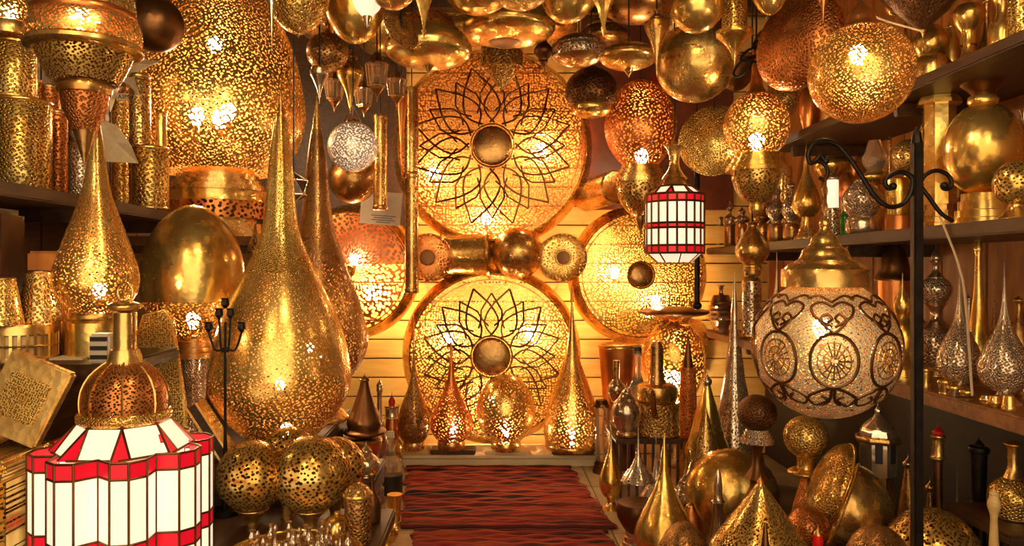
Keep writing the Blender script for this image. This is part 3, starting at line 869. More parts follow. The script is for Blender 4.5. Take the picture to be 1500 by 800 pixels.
# teardrops
T('teardrop_lamp', 'largest golden pierced teardrop lamp on the bench in front', 'lamp', 411, 2.85,
  [('spire', 'brass', 'cone', 128, 190, 9), ('neck', 'cgold:5', _cat([(0, .18), (.25, .32), (.5, .40), (.75, .55), (1, 1)]), 180, 400, 52),
   ('shoulder', 'dgold:5:.22', _cat([(0, .51), (.33, .74), (.66, .91), (1, 1)]), 400, 545, 102), ('body', 'egold:5:.5', _cat([(0, 1), (.25, .985), (.5, .88), (.75, .72), (1, .48)]), 545, 640, 102),
   ('base', 'gold', 'ring', 634, 657, 48)], zb=BE, bulbs=[(9, 628, 7), (44, 508, 4.5), (0, 560, 6)], seg=56)
T('teardrop_lamp', 'tall rear teardrop lamp with reddish silver piercing behind the largest one', 'lamp', 464, 3.40,
  [('spire', 'brass', 'cone', 140, 200, 8), ('body', 'eantique:5:.45', _cat([(0, .10), (.12, .19), (.25, .24), (.4, .35), (.52, .55), (.65, .78), (.77, .95), (.84, 1), (.92, .88), (1, .6)]), 190, 560, 75),
   ('base', 'brass', 'foot', 556, 615, 46)], zb=BE, bulbs=[(10, 520, 6)], seg=44)
cd = empty('candelabrum', ((330 - CX) * 2.52 / F, 2.52, TA), 'black iron candelabrum with small cups beside the front teardrop', 'candelabrum')
ph = 2.52 / F
v, f = lathe([(0.645, .004), (0.3, .005), (.02, .012), (.015, .05), (0, .05)], 12)
mesh_obj('stem', v, f, IRON, cd)
for dx, zz in ((-24, .61), (-9, .655), (8, .655), (24, .61), (0, .69)):
    v, f = lathe([(zz + .035, .016), (zz + .03, .012), (zz + .012, .014), (zz, .005)], 12)
    v = [(a + dx * ph, b, c) for a, b, c in v]
    o = mesh_obj('candle_cup', v, f, IRON, cd)
    if dx:
        v, f = tube_data(spline([(0, 0, .56), (dx * ph * .6, 0, .55), (dx * ph, 0, zz)], 5), 0.004, 6)
        mesh_obj('arm', v, f, IRON, o)
lo_ = T('leaf_ornament', 'small leaf shaped brass lattice lamp hanging before the dark cabinet', 'lamp', 374, 3.62,
  [('body', 'dgold:5:.5', _cat([(0, .05), (.2, .5), (.5, 1), (.8, .6), (1, .05)]), 338, 402, 13), ('cap', 'antique', 'cone', 326, 342, 4)])
v, f = tube_data([(0, 0, .24), (0, .02, .25), (0, .12, .25)], .005, 6)
mesh_obj('peg', v, f, IRON, lo_)
# wire star lantern
sl = empty('star_lantern', W(430, 275, 3.15), 'small glass star lantern with pale metal edges between the two teardrop spires', 'lantern')
bm = bmesh.new(); bmesh.ops.create_icosphere(bm, subdivisions=1, radius=0.066)
es = [(e.verts[0].co.copy(), e.verts[1].co.copy()) for e in bm.edges]
fs = [[vv.co.copy() for vv in ff.verts] for ff in bm.faces]
bm.free()
v, f = join(*[tube_data([a, b], 0.0032, 5) for a, b in es])
mesh_obj('edge_frame', v, f, metal('silver'), sl)
for tri in fs:
    mesh_obj('pane', [tuple(p * .97) for p in tri], [(0, 1, 2)], glass('smoky_glass', (0.25, 0.22, 0.24)), sl, smooth=False)
v, f = tube_data([(0, 0, .066), (0, 0, CEIL - sl.location.z)], 0.003, 5)
mesh_obj('hanging_cord', v, f, CORD, sl)
# cluster of pierced balls
cl = T('ball_cluster_lamp', 'lamp of clustered pierced brass balls below the largest teardrop', 'lamp', 412, 2.43,
  [('ball', 'egold:7:.4', 'ball', 650, 752, 52, -40, -6), ('ball', 'egold:7:.4', 'ball', 642, 752, 57, 46, -10), ('ball', 'egold:8:.4', 'ball', 638, 722, 44, 2, 38), ('ball', 'egold:8:.35', 'ball', 654, 748, 46, 72, 34),
   ('foot', 'gold', 'ifoot', 748, 772, 24, -40, -6), ('foot', 'gold', 'ifoot', 748, 772, 24, 46, -10), ('foot', 'gold', 'ifoot', 742, 772, 20, 72, 34), ('stem', 'brass', 'cyl', 690, 772, 10, 4, 20)], zb=TA)
# tray of little figures
ty = empty('serving_tray', (-0.56, 2.12, TA), 'round brass tray full of tiny silver figurines under the clustered balls', 'tray')
v, f = lathe([(0.016, 0.180), (0.02, 0.190), (0.012, 0.193), (0.0, 0.17), (0.0, 0.0)], 48)
v2, f2 = lathe([(0.006, 0.0), (0.006, 0.16), (0.016, 0.180)], 48, cap=False)
v, f = join((v, f), (v2, f2))
mesh_obj('dish', v, f, metal('antique'), ty)
v, f = tube_data([(0.191 * math.cos(a), 0.191 * math.sin(a), 0.018) for a in [2 * PI * k / 48 for k in range(48)]], 0.005, 6, True)
mesh_obj('rim', v, f, metal('gold'), ty)
rnd = random.Random(11)
fig = None
spots = []
while len(spots) < 40:
    a, r = rnd.uniform(0, 2 * PI), 0.155 * math.sqrt(rnd.random())
    p = (r * math.cos(a), r * math.sin(a))
    if all((p[0] - q[0]) ** 2 + (p[1] - q[1]) ** 2 > 0.026 ** 2 for q in spots): spots.append(p)
kinds = []
for sh, hh, rr in (('pawn', .060, .012), ('baluster', .050, .010), ('vase', .055, .013)):
    v, f = lathe([(hh * (1 - t), rr * r) for t, r in SH[sh]], 10)
    kinds.append((v, f))
meshes = []
for v, f in kinds:
    o = mesh_obj('silver_figurine', v, f, metal('silver')); meshes.append(o.data); bpy.data.objects.remove(o)
for k, (x, y) in enumerate(spots):
    o = bpy.data.objects.new('silver_figurine', meshes[k % 3]); col.objects.link(o)
    o.location = (-0.56 + x, 2.12 + y, TA + .006); s = rnd.uniform(.75, 1.25); o.scale = (s, s, s)
    tag(o, 'tiny turned silver figurine among many on the tray below the clustered balls', 'figurine', 'silver figurines on the tray')
T('domed_cover', 'domed brass food cover at the right rim of the figurine tray', 'cover', 494, 2.33, [('knob', 'gold', 'ball', 738, 746, 5), ('body', 'gold', 'dome', 744, 768, 24), ('rim', 'brass', 'ring', 765, 772, 27)], zb=TA)
T('brass_drum', 'dark brass drum at the right end of the low table', 'pot', 524, 2.26, [('body', 'cantique:8', 'drum', 722, 792, 20), ('lid', 'cbrass:6', [(0, .3), (.4, .8), (1, 1)], 706, 724, 21), ('rim', 'gold', 'ring', 719, 727, 22)], zb=TA)
T('brass_cauldron', 'golden engraved cauldron on the floor right of the low table', 'cauldron', 512, 2.78, [('body', 'cgold:8', 'pot', 770, 900, 42), ('rim', 'gold', 'ring', 764, 774, 30), ('foot', 'brass', 'ring', 896, 909, 26)], zb=0.0)

# ------------------------------------------------------------------ clutter between bench and rug
crate = empty('wooden_crate', (-0.577, 3.32, 0), 'dark slatted crate on the floor beside the bench end', 'crate')
for k in range(4):
    bev_box('slat', -0.095, 0.075, -0.2, 0.2, 0.02 + k * 0.095, 0.10 + k * 0.095, WOOD_DARK, crate)
bev_box('top_board', -0.1, 0.08, -0.205, 0.205, 0.395, 0.415, WOOD_DARK, crate)
CR = 0.415
def yb(z, Y): return CY - (z - CZ) * F / Y
T('copper_bowl', 'brown copper bowl on the crate under the dark ewer', 'bowl', 533, 3.40, [('body', 'copper', 'bowl', 645, 676, 26), ('rim', 'antique', 'ring', 641, 648, 27), ('foot', 'antique', 'ring', 670, yb(CR, 3.40), 14)], zb=CR)
T('dark_ewer', 'dark reddish brown ewer standing in the copper bowl', 'ewer', 534, 3.40, [('saucer', 'dark', 'flat', 624, 640, 32), ('body', 'dark', _cat([(0, .2), (.1, .26), (.3, .42), (.6, .7), (.85, 1), (1, .9)]), 556, 628, 26), ('lid', 'antique', 'onion', 546, 560, 8)], zb=CR + (yb(CR, 3.40) - 640) * 3.40 / F)
def floor_T(name, label, cat, cx, parts, **kw):
    ybm = max(p[4] for p in parts)
    return T(name, label, cat, cx, CZ * F / (ybm - CY), parts, zb=kw.pop('zb', 0.0), **kw)
floor_T('glass_bottle', 'round glass bottle with dark base between the crate and the step', 'bottle', 572,
  [('body', 'glass', 'bottle', 640, 705, 17), ('base', 'ink', 'drum', 694, 722, 18), ('stopper', 'paper', 'ring', 632, 642, 6)])
floor_T('silver_bottle', 'tall pale silver bottle beside the round glass bottle', 'bottle', 556, [('body', 'silver', 'bottle', 566, 700, 13), ('lid', 'silver', 'onion', 552, 570, 5)])
floor_T('copper_pitcher', 'copper pitcher with red stopper beside the lower disc', 'pitcher', 574,
  [('stopper', 'redstop', 'onion', 572, 596, 5), ('neck', 'silver', 'spool', 594, 612, 12), ('body', 'copper', 'flare', 612, 640, 11), ('bowl', 'brass', 'pot', 638, 690, 17)])
T('teapot', 'small silver teapot on the crate behind the brass drum', 'teapot', 536, 3.22, [('body', 'silver', 'pot', 668, 702, 20), ('lid', 'silver', 'onion', 650, 672, 9), ('foot', 'silver', 'ring', 698, yb(CR, 3.22), 13)], zb=CR)
T('oil_lamp', 'small brass oil lamp with white rim beside the ball cluster', 'lamp', 503, 3.18, [('body', 'brass', 'pot', 662, 690, 15), ('rim', 'silver', 'ring', 654, 664, 10), ('pedestal', 'antique', 'foot', 688, yb(CR, 3.18), 14)], zb=CR)
floor_T('pointed_case', 'pale gold pointed cone standing between crate and rug', 'cone', 555, [('body', 'cgold:6', 'cone', 704, 774, 15), ('base', 'silver', 'ring', 770, 780, 17)])
floor_T('brass_cup', 'brass cup on the floor at the left edge of the rug', 'cup', 578, [('body', 'gold', 'taper', 724, 764, 11), ('foot', 'brass', 'ring', 762, 772, 10)])
floor_T('brass_bowl', 'round brass bowl on the floor before the pale gold cone', 'bowl', 566, [('body', 'brass', 'pot', 766, 796, 18), ('rim', 'gold', 'ring', 762, 769, 12)])
T('dark_bottle', 'dark brown bottle at the front right corner of the low table', 'bottle', 545, 2.44, [('body', 'dark', 'bottle', 694, 764, 13), ('lid', 'antique', 'onion', 682, 698, 6)], zb=TA)
# ------------------------------------------------------------------ red and white glass lanterns
def glass_lantern(label, cx, Y, rows, lobes, cols, R, cap_rows, top_parts, zb=None, hang=False, lobe_depth=0.08, bottom=None, bulbs=None):
    """rows: (top y, bottom y, 'w'/'r') bands of upright panes; cap_rows: sloping shoulder (y0, y1, r0, r1)"""
    px = Y / F
    ybot = rows[-1][1] if bottom is None else bottom[1]
    z0 = CZ + (CY - ybot) * px if zb is None else zb
    root = empty('glass_lantern', ((cx - CX) * px, Y, z0), label, 'lantern')
    N = lobes * cols
    def rad(k):
        u = (k % cols) / cols if lobes > 1 else 0
        return R * px * (1 - lobe_depth + lobe_depth * math.sin(PI * u) ** 0.7) if lobes > 1 else R * px
    def pt(k, y, s=1.0):
        a = 2 * PI * k / N - PI / 2 + PI / N
        r = rad(k % N) * s
        return Vector((r * math.cos(a), r * math.sin(a), (ybot - y) * px))
    g = 0.03
    for y0, y1, c in rows:
        for k in range(N):
            a, b = pt(k, y0), pt(k + 1, y0)
            c0, d0 = pt(k, y1), pt(k + 1, y1)
            nrm = (b - a).cross(Vector((0, 0, 1))).normalized()
            q = [a.lerp(b, g), a.lerp(b, 1 - g), c0.lerp(d0, 1 - g), c0.lerp(d0, g)]
            dz = Vector((0, 0, 1.0 * px))
            q = [q[0] - dz, q[1] - dz, q[2] + dz, q[3] + dz]
            v = [tuple(p) for p in q] + [tuple(p - nrm * 0.003) for p in q]
            f = [(3, 2, 1, 0), (4, 5, 6, 7), (0, 1, 5, 4), (1, 2, 6, 5), (2, 3, 7, 6), (3, 0, 4, 7)]
            mesh_obj('white_pane' if c == 'w' else 'red_pane', v, f, PANE_W if c == 'w' else PANE_R, root, smooth=False)
    came = 1.7 * px
    L = []
    for k in range(N):
        L.append(tube_data([pt(k, rows[0][0], 1.002), pt(k, rows[-1][1], 1.002)], came, 6))
    for y in [rows[0][0]] + [r[1] for r in rows]:
        L.append(tube_data([pt(k, y, 1.002) for k in range(N)], came * 1.05, 6, True))
    v, f = join(*L)
    mesh_obj('lead_frame', v, f, metal('dark'), root)
    for (y0, y1, r0, r1, n) in cap_rows:
        def sp(k, y, r):
            a = 2 * PI * k / n - PI / 2 + PI / n
            return Vector((r * px * math.cos(a), r * px * math.sin(a), (ybot - y) * px))
        LL = []
        for k in range(n):
            a, b, c, d = sp(k, y0, r0), sp(k + 1, y0, r0), sp(k + 1, y1, r1), sp(k, y1, r1)
            for nm, m_, quad in (('white_pane', PANE_W, [a.lerp(b, .05), a.lerp(b, .95), d.lerp(c, .80), d.lerp(c, .20)]),
                                 ('red_pane', PANE_R, [a.lerp(b, .0), d.lerp(c, .17), d.lerp(c, -.17)] if True else None)):
                nr = (quad[1] - quad[0]).cross(quad[2] - quad[0]).normalized()
                m = len(quad)
                v = [tuple(p) for p in quad] + [tuple(p + nr * 0.003) for p in quad]
                f = [tuple(range(m)), tuple(reversed(range(m, 2 * m)))] + [(i, i + m, (i + 1) % m + m, (i + 1) % m) for i in range(m)]
                mesh_obj(nm, v, f, m_, root, smooth=False)
            LL.append(tube_data([a, d.lerp(c, -.18)], came, 5)); LL.append(tube_data([a, d.lerp(c, .18)], came, 5))
        for y, r in ((y0, r0), (y1, r1)):
            LL.append(tube_data([sp(k, y, r) for k in range(n)], came * 1.2, 6, True))
        v, f = join(*LL)
        mesh_obj('shoulder_frame', v, f, metal('dark'), root)
    for p in top_parts:
        pn_, mc, sh, y0, y1, hw = p[:6]
        prof = SH[sh] if isinstance(sh, str) else sh
        zt, zl = (ybot - y0) * px, (ybot - y1) * px
        pp = [(zt + (zl - zt) * t, hw * px * r) for t, r in prof]
        v, f = shell(pp, 40, mc, Y) if mc[0] in 'dex' and mc.split(':')[0][1:] in METAL else lathe(pp, 28)
        mesh_obj(pn_, v, f, mat(mc, Y), root)
    for by, br in bulbs or []: bulb(root, (0, 0, (ybot - by) * px), br * px)
    if hang:
        ytop = min(p[3] for p in top_parts)
        v, f = tube_data([(0, 0, (ybot - ytop) * px), (0, 0, CEIL - z0)], 0.004, 6)
        mesh_obj('hanging_cord', v, f, CORD, root)
    return root
Yl = 1.95
yl = yb(TA, Yl)
lan = glass_lantern('big red and white glass lantern with pierced brass dome in the front left', 183, Yl,
    [(651, 673, 'r'), (673, 760, 'w'), (760, 782, 'r'), (782, yl - 8, 'w')], 8, 4, 122, [(616, 654, 62, 94, 8)],
    [('dome', 'ecopper:5:.45', _cat([(0, .30), (.1, .50), (.3, .78), (.55, .95), (.8, 1), (1, .98)]), 526, 602, 59), ('bead_ring', 'cgold:6', 'ring', 598, 618, 65),
     ('neck', 'brass', 'cyl', 458, 518, 16), ('neck_foot', 'brass', 'flare', 512, 534, 26), ('collar', 'gold', 'flat', 440, 458, 24), ('base_plate', 'antique', 'cyl', yl - 8, yl, 116)], zb=TA, lobe_depth=0.24, bottom=(0, yl))
px = Yl / F
v, f = tube_data([(11 * px * math.cos(a), 0, (yl - 428) * px + 14 * px * math.sin(a)) for a in [2 * PI * k / 24 for k in range(24)]], 1.6 * px, 6, True)
mesh_obj('carry_ring', v, f, metal('brass'), lan)
for k in range(8):                                             # ribs between the dome's pierced fields
    a = 2 * PI * k / 8 - PI / 2 + PI / 8
    pts = [((59 * r + .8) * px * math.cos(a), (59 * r + .8) * px * math.sin(a), (yl - 526 - 76 * t) * px) for t, r in _cat([(0, .30), (.1, .50), (.3, .78), (.55, .95), (.8, 1), (1, .98)], 2)]
    v, f = tube_data(pts, 1.6 * px, 5)
    mesh_obj('dome_rib', v, f, metal('brass'), lan)
sm = glass_lantern('small red and white glass lantern hanging before the plain wall disc', 988, 4.0,
    [(286, 297, 'r'), (297, 328, 'w'), (328, 335, 'r'), (335, 360, 'w'), (360, 371, 'r')], 1, 20, 42, [(274, 286, 24, 40, 8)],
    [('neck', 'brass', 'neck', 214, 262, 19), ('dome', 'antique', 'bell', 248, 275, 22), ('finial', 'antique', 'onion', 198, 218, 5)], hang=True, bottom=(371, 384))
px = 4.0 / F
for k in range(8):                                             # sloping glass under the small lantern
    a0, a1 = 2 * PI * k / 8, 2 * PI * (k + 1) / 8
    A = [Vector((40 * px * math.cos(a), 40 * px * math.sin(a), 13 * px)) for a in (a0, a1)]
    B = [Vector((25 * px * math.cos(a), 25 * px * math.sin(a), 0)) for a in (a0, a1)]
    q = [A[0].lerp(A[1], .1), A[0].lerp(A[1], .9), B[0].lerp(B[1], .9), B[0].lerp(B[1], .1)]
    mesh_obj('white_pane', [tuple(p) for p in q] + [(p.x * .97, p.y * .97, p.z + .002) for p in q], [(3, 2, 1, 0), (4, 5, 6, 7), (0, 1, 5, 4), (1, 2, 6, 5), (2, 3, 7, 6), (3, 0, 4, 7)], PANE_W, sm, smooth=False)
    v, f = tube_data([A[0], B[0]], 1.3 * px, 5)
    mesh_obj('lead_rib', v, f, metal('antique'), sm)

# white pierced globe on its chain
wg = T('globe_lamp', 'glowing white pierced globe hanging above the paper notice', 'pendant lamp', 517, 3.7,
       [('globe', 'whiteglow', 'ball', 180, 250, 35), ('pierced_shell', 'eivory:4:.6', 'ball', 178, 252, 37), ('cap', 'silver', 'dome', 172, 183, 12)])
px = 3.7 / F
for s in (-1, 0, 1):
    v, f = tube_data([(s * 12 * px, -2 * px, 74 * px), (0, 0, 98 * px)], 0.003, 5)
    mesh_obj('chain', v, f, metal('silver'), wg)
v, f = tube_data([(0, 0, 97 * px), (0, 0, CEIL - wg.location.z)], 0.003, 5)
mesh_obj('hanging_cord', v, f, CORD, wg)
D('hanging_bowl', 'dull brass bowl hanging behind the glowing white globe', 'bowl', 517, 262, 4.5, 36, [(math.cos(PI * i / 14), math.sin(PI * i / 14)) for i in range(15)], (0, -1, 0), 'antique', hang=True)
nc = empty('paper_notice', W(558, 305, 4.8), 'white paper notice with faint writing hanging behind the thin tube', 'notice')
bev_box('sheet', -0.13, 0.13, -0.001, 0.001, -0.105, 0.105, paint('notice_paper', (.78, .70, .58), .7, (.70, .60, .48), 30), nc, bev=0)
for k, w in enumerate((.16, .12, .15, .09)):
    bev_box('writing_line', -w / 2 + .02, w / 2 + .02, -0.0025, -0.001, -.05 - .014 * k, -.046 - .014 * k, INK, nc, bev=0)
v, f = tube_data([(0, 0, .10), (0, 0, CEIL - nc.location.z)], 0.002, 5)
mesh_obj('hanging_cord', v, f, CORD, nc)
nc.rotation_euler = (0, 0.08, 0)

# ------------------------------------------------------------------ pendants under the ceiling
G = 'brass pendants crowding the ceiling'
def H(name, label, cx, Y, parts, **kw):
    return T(name, label, 'pendant lamp', cx, Y, parts, hang=True, group=G, **kw)
def one(sh, mc, y0, y1, hw, cap=None):
    p = [('body', mc, sh, y0, y1, hw)]
    if cap: p.append(('cap', cap[0], 'neck', y0 - cap[1], y0 + 2, cap[2]))
    return p
H('bowl_pendant', 'golden engraved bowl pendant at the top next to the giant lamp', 437, 3.0, [('body', 'cgold:8', 'bowl', -22, 50, 47), ('rim', 'gold', 'ring', -28, -20, 48), ('tip', 'brass', 'icone', 48, 56, 4)])
H('bowl_pendant', 'smooth golden bowl pendant above the hanging pierced ball', 520, 3.32, [('body', 'gold', 'bowl', -12, 64, 47), ('rim', 'gold', 'ring', -18, -10, 48)])
H('crystal_pendant', 'small bright white faceted pendant before the smooth bowl', 538, 2.6, [('body', 'whiteglow', [(0, .6), (.3, 1), (.6, .8), (1, .25)], -6, 26, 22), ('tip', 'silver', 'icone', 22, 42, 8)], seg=10)
H('saucer_pendant', 'wide golden dish pendant left above the top wall disc', 628, 3.5, [('body', 'gold', 'saucer', 38, 97, 63), ('pierced_top', 'dcopper:6:.4', 'dome', 14, 46, 42), ('tip', 'brass', 'itip', 92, 112, 14)], seg=40)
D('dish_pendant', 'tilted brown dish pendant with pierced centre beside the star pendant', 'pendant lamp', 588, 40, 2.95, 34, [(0.0, 0), (.12, .5), (.05, .9), (0, 1), (-.15, .9), (-.3, .4)], (0.75, -0.6, 0.3), 'cantique:6', group=G, hang=True)
H('star_pendant', 'ribbed golden star pendant with sharp tip at top centre left', 621, 2.7, [('body', 'gold', 'itip', -50, 50, 36), ('tip', 'brass', 'icone', 44, 56, 4)], seg=8)
H('saucer_pendant', 'shallow golden bowl pendant at the top edge over the star tip', 700, 3.2, [('body', 'gold', 'bowl', -22, 20, 52), ('rim', 'brass', 'ring', -28, -20, 53)], seg=40)
H('saucer_pendant', 'large golden dish pendant with round dark opening over the bullet pendant', 745, 3.75, [('body', 'gold', 'saucer', 14, 62, 68), ('top', 'cantique:6', 'dome', -8, 24, 52), ('opening', 'dark', 'ring', 54, 64, 24, -6)], seg=44)
H('bullet_pendant', 'bullet shaped brass pendant with conical tip hanging before the top disc', 735, 4.3, [('collar', 'brass', 'ring', 58, 68, 33), ('body', 'cbrass:7', 'cyl', 66, 100, 31), ('tip', 'cgold:7', 'icone', 98, 132, 30)])
H('bottle_pendant', 'small dark bottle shaped pendant beside the bullet pendant', 796, 4.0, [('body', 'dark', 'vase', 50, 92, 14), ('tip', 'antique', 'itip', 90, 106, 7)])
H('flat_pendant', 'flattened brass pendant with engraved face above the dark bell pendant', 848, 3.9, [('body', 'antique', 'flat', 50, 98, 40), ('engraved_band', 'csilver:7', [(0, .97), (.5, 1.012), (1, .97)], 66, 84, 40)], seg=36)
H('flat_pendant', 'flattened golden pendant between engraved pendant and pointed drop', 921, 3.55, [('body', 'gold', 'flat', 64, 102, 43), ('rim', 'antique', 'ring', 78, 84, 44), ('tip', 'antique', 'icone', 100, 114, 8)], seg=36)
bell = H('bell_pendant', 'dark bell shade pendant with bright golden mouth', 866, 4.38, [('body', 'cdark:7', _cat([(0, .25), (.15, .6), (.4, .92), (.75, 1), (1, .86)]), 98, 152, 38), ('mouth', 'gold', 'saucer', 140, 172, 29)])
H('saucer_pendant', 'golden dish pendant tipped at the top edge right of centre', 822, 3.1, [('body', 'gold', 'bowl', -24, 33, 44), ('rim', 'brass', 'ring', -30, -22, 45)], tilt=(0.0, 0.25, 0))
H('star_pendant', 'spiked star pendant with thin golden ribs right of the top dishes', 884, 2.9, [('body', 'cgold:6', 'itip', -30, 50, 32), ('tip', 'gold', 'icone', 40, 54, 4)], seg=8)
H('saucer_pendant', 'dark rimmed dish pendant at top between star and smooth ball', 936, 3.8, [('body', 'antique', 'saucer', -26, 30, 52), ('rim', 'gold', 'ring', -30, -20, 40)], seg=36)
H('drop_pendant', 'slender pointed brass drop pendant above the lit pedestal lamp', 962, 3.2, [('cap', 'antique', 'vase', 16, 36, 10), ('body', 'brass', 'itip', 33, 112, 18)])
H('ball_pendant', 'smooth golden ball pendant at the top right of centre', 1021, 2.8, [('body', 'gold', 'ball', -28, 48, 38)], seg=36)
D('dish_pendant', 'big tilted bowl pendant with pierced centre under the smooth ball', 'pendant lamp', 1018, 92, 3.7, 58, [(math.cos(PI * i / 12) * .55 + 0.05, math.sin(PI * i / 12)) for i in range(13)], (-0.35, -0.75, -0.25), 'brass', group=G, hang=True, extra=[('pierced_centre', 'dgold:5:.45', [(.63, .02), (.60, .40), (.56, .48)])])
D('dish_pendant', 'tilted engraved dish pendant left of the lit lamp with bow', 'pendant lamp', 1046, 206, 3.98, 52, [(.22, 0), (.20, .35), (.12, .75), (.0, 1), (-.05, 1), (-.12, .85), (-.3, .3)], (-0.45, -1, 0.05), 'cgold:6', group=G, hang=True)
H('cylinder_pendant', 'engraved golden cylinder pendant beside the black bow', 1076, 3.0, [('body', 'cgold:6', 'drum', -40, 47, 18), ('bowl', 'gold', 'itip', 46, 96, 27)])
H('bowl_pendant', 'dark bowl pendant behind the neck of the lit lamp with bow', 1076, 4.35, [('body', 'dark', 'bowl', 88, 134, 32), ('rim', 'antique', 'ring', 84, 92, 33)])
H('ball_pendant', 'engraved brass ball pendant right of the black bow', 1128, 3.5, [('body', 'cgold:6', 'ball', 40, 88, 23), ('cap', 'antique', 'neck', 26, 42, 9)])
D('dish_pendant', 'long oval copper dish pendant left of the pierced globe', 'pendant lamp', 1170, 62, 3.0, 72, [(math.cos(PI * i / 12) * .5, math.sin(PI * i / 12)) for i in range(13)], (-0.9, -0.5, 0.15), 'ccopper:8', group=G, hang=True)
H('ball_pendant', 'pierced brass ball pendant hanging left under the smooth golden bowl', 480, 3.66, [('body', 'eantique:5:.5', 'ball', 48, 106, 31), ('cap', 'antique', 'neck', 36, 50, 9)])
H('drop_pendant', 'small silver drop pendant under the pierced ball', 468, 3.36, [('body', 'silver', 'itip', 104, 152, 14), ('cap', 'brass', 'ring', 98, 106, 12)])
H('drop_pendant', 'brass onion pendant with long tip beside the pierced ball', 513, 3.80, [('cap', 'antique', 'vase', 74, 92, 11), ('body', 'gold', _cat([(0, .55), (.12, .95), (.28, 1), (.5, .55), (.72, .22), (1, .03)]), 90, 166, 19)])
H('tube_pendant', 'thin brass tube hanging in front of the paper notice', 557, 4.3, [('body', 'brass', 'cyl', 172, 306, 10), ('end_cap', 'antique', 'ring', 300, 308, 11), ('top_cap', 'antique', 'ring', 168, 176, 11)])
H('tube_pendant', 'long brass tube hanging at the left edge of the top wall disc', 603, 4.75, [('body', 'brass', 'cyl', 128, 428, 10), ('joint', 'gold', 'ring', 252, 262, 12), ('end_cap', 'antique', 'ring', 422, 430, 11)])
H('tube_pendant', 'second thin tube beside the long tube near the top disc', 588, 4.6, [('body', 'copper', 'itip', 140, 275, 8)])
def small_lantern(label, cx, Y, y0, y1, hw):
    h = y1 - y0
    r = H('glass_lantern', label, cx, Y, [('cap', 'antique', 'bell', y0, y0 + h * .22, hw * .8), ('top_rim', 'silver', 'ring', y0 + h * .2, y0 + h * .28, hw), ('glass', 'glass', 'taper', y0 + h * .27, y0 + h * .66, hw * .9),
          ('bottom_rim', 'silver', 'ring', y0 + h * .64, y0 + h * .71, hw * .8), ('tip', 'antique', 'itip', y0 + h * .7, y1, hw * .6)], seg=6)
    px = Y / F
    for k in range(6):
        a = 2 * PI * k / 6
        v, f = tube_data([(hw * .97 * px * math.cos(a), hw * .97 * px * math.sin(a), h * .76 * px), (hw * .75 * px * math.cos(a), hw * .75 * px * math.sin(a), h * .33 * px)], 0.004, 5)
        mesh_obj('corner_post', v, f, metal('silver'), r)
    return r
small_lantern('hexagonal glass lantern with pale corner posts left of the long tube', 552, 3.9, 76, 150, 17)
small_lantern('small glass lantern tucked beside the long brass tube', 581, 4.2, 104, 158, 15)
small_lantern('small glass lantern hanging between silver drop and brass onion pendant', 490, 4.1, 104, 165, 15)
small_lantern('dim glass lantern above the glowing white globe', 533, 4.4, 118, 172, 14)
# more pendants behind, filling the ceiling over the back of the shop
for lab, cx, Y, y0, y1, hw, mc, sh in [
    ('dim brass bowl pendant behind the smooth golden bowl', 470, 4.3, 20, 60, 40, 'antique', 'bowl'),
    ('brown bowl pendant at the back over the hexagonal lantern', 560, 4.95, 40, 82, 44, 'brass', 'bowl'),
    ('golden dish pendant deep behind the large dish with opening', 690, 4.4, 28, 62, 48, 'gold', 'saucer'),
    ('brass dish pendant deep behind the engraved flat pendant', 800, 4.5, 20, 56, 46, 'brass', 'saucer'),
    ('dark bowl pendant deep behind the spiked star pendant', 884, 4.9, 38, 72, 40, 'antique', 'saucer'),
    ('brass bowl pendant deep behind the slender drop', 985, 4.4, 30, 84, 36, 'brass', 'bowl'),
    ('engraved dish pendant at the top edge above the large dish', 762, 2.9, -30, 14, 50, 'cgold:7', 'bowl'),
    ('plain bowl pendant at the top edge beside the white faceted pendant', 575, 2.5, -34, 14, 40, 'brass', 'bowl'),
    ('golden bowl pendant at the top edge left of the long oval dish', 1128, 2.7, -40, 22, 30, 'gold', 'bowl')]:
    H('bowl_pendant', lab, cx, Y, [('body', mc, sh, y0, y1, hw), ('rim', 'gold', 'ring', y0 - 4, y0 + 4, hw * (1.02 if sh == 'bowl' else .6))])
# lit pedestal pendant at the back right
H('pedestal_pendant', 'lit reddish pierced ovoid pendant over a brass cup beside the top disc', 938, 4.6,
  [('body', 'ered:5:.5', 'egg', 118, 248, 52), ('collar', 'brass', 'steps', 243, 268, 40), ('cup', 'egold:5:.4', 'bowl', 266, 318, 36), ('finial', 'antique', 'itip', 316, 356, 7)], bulbs=[(2, 228, 8)], seg=40)
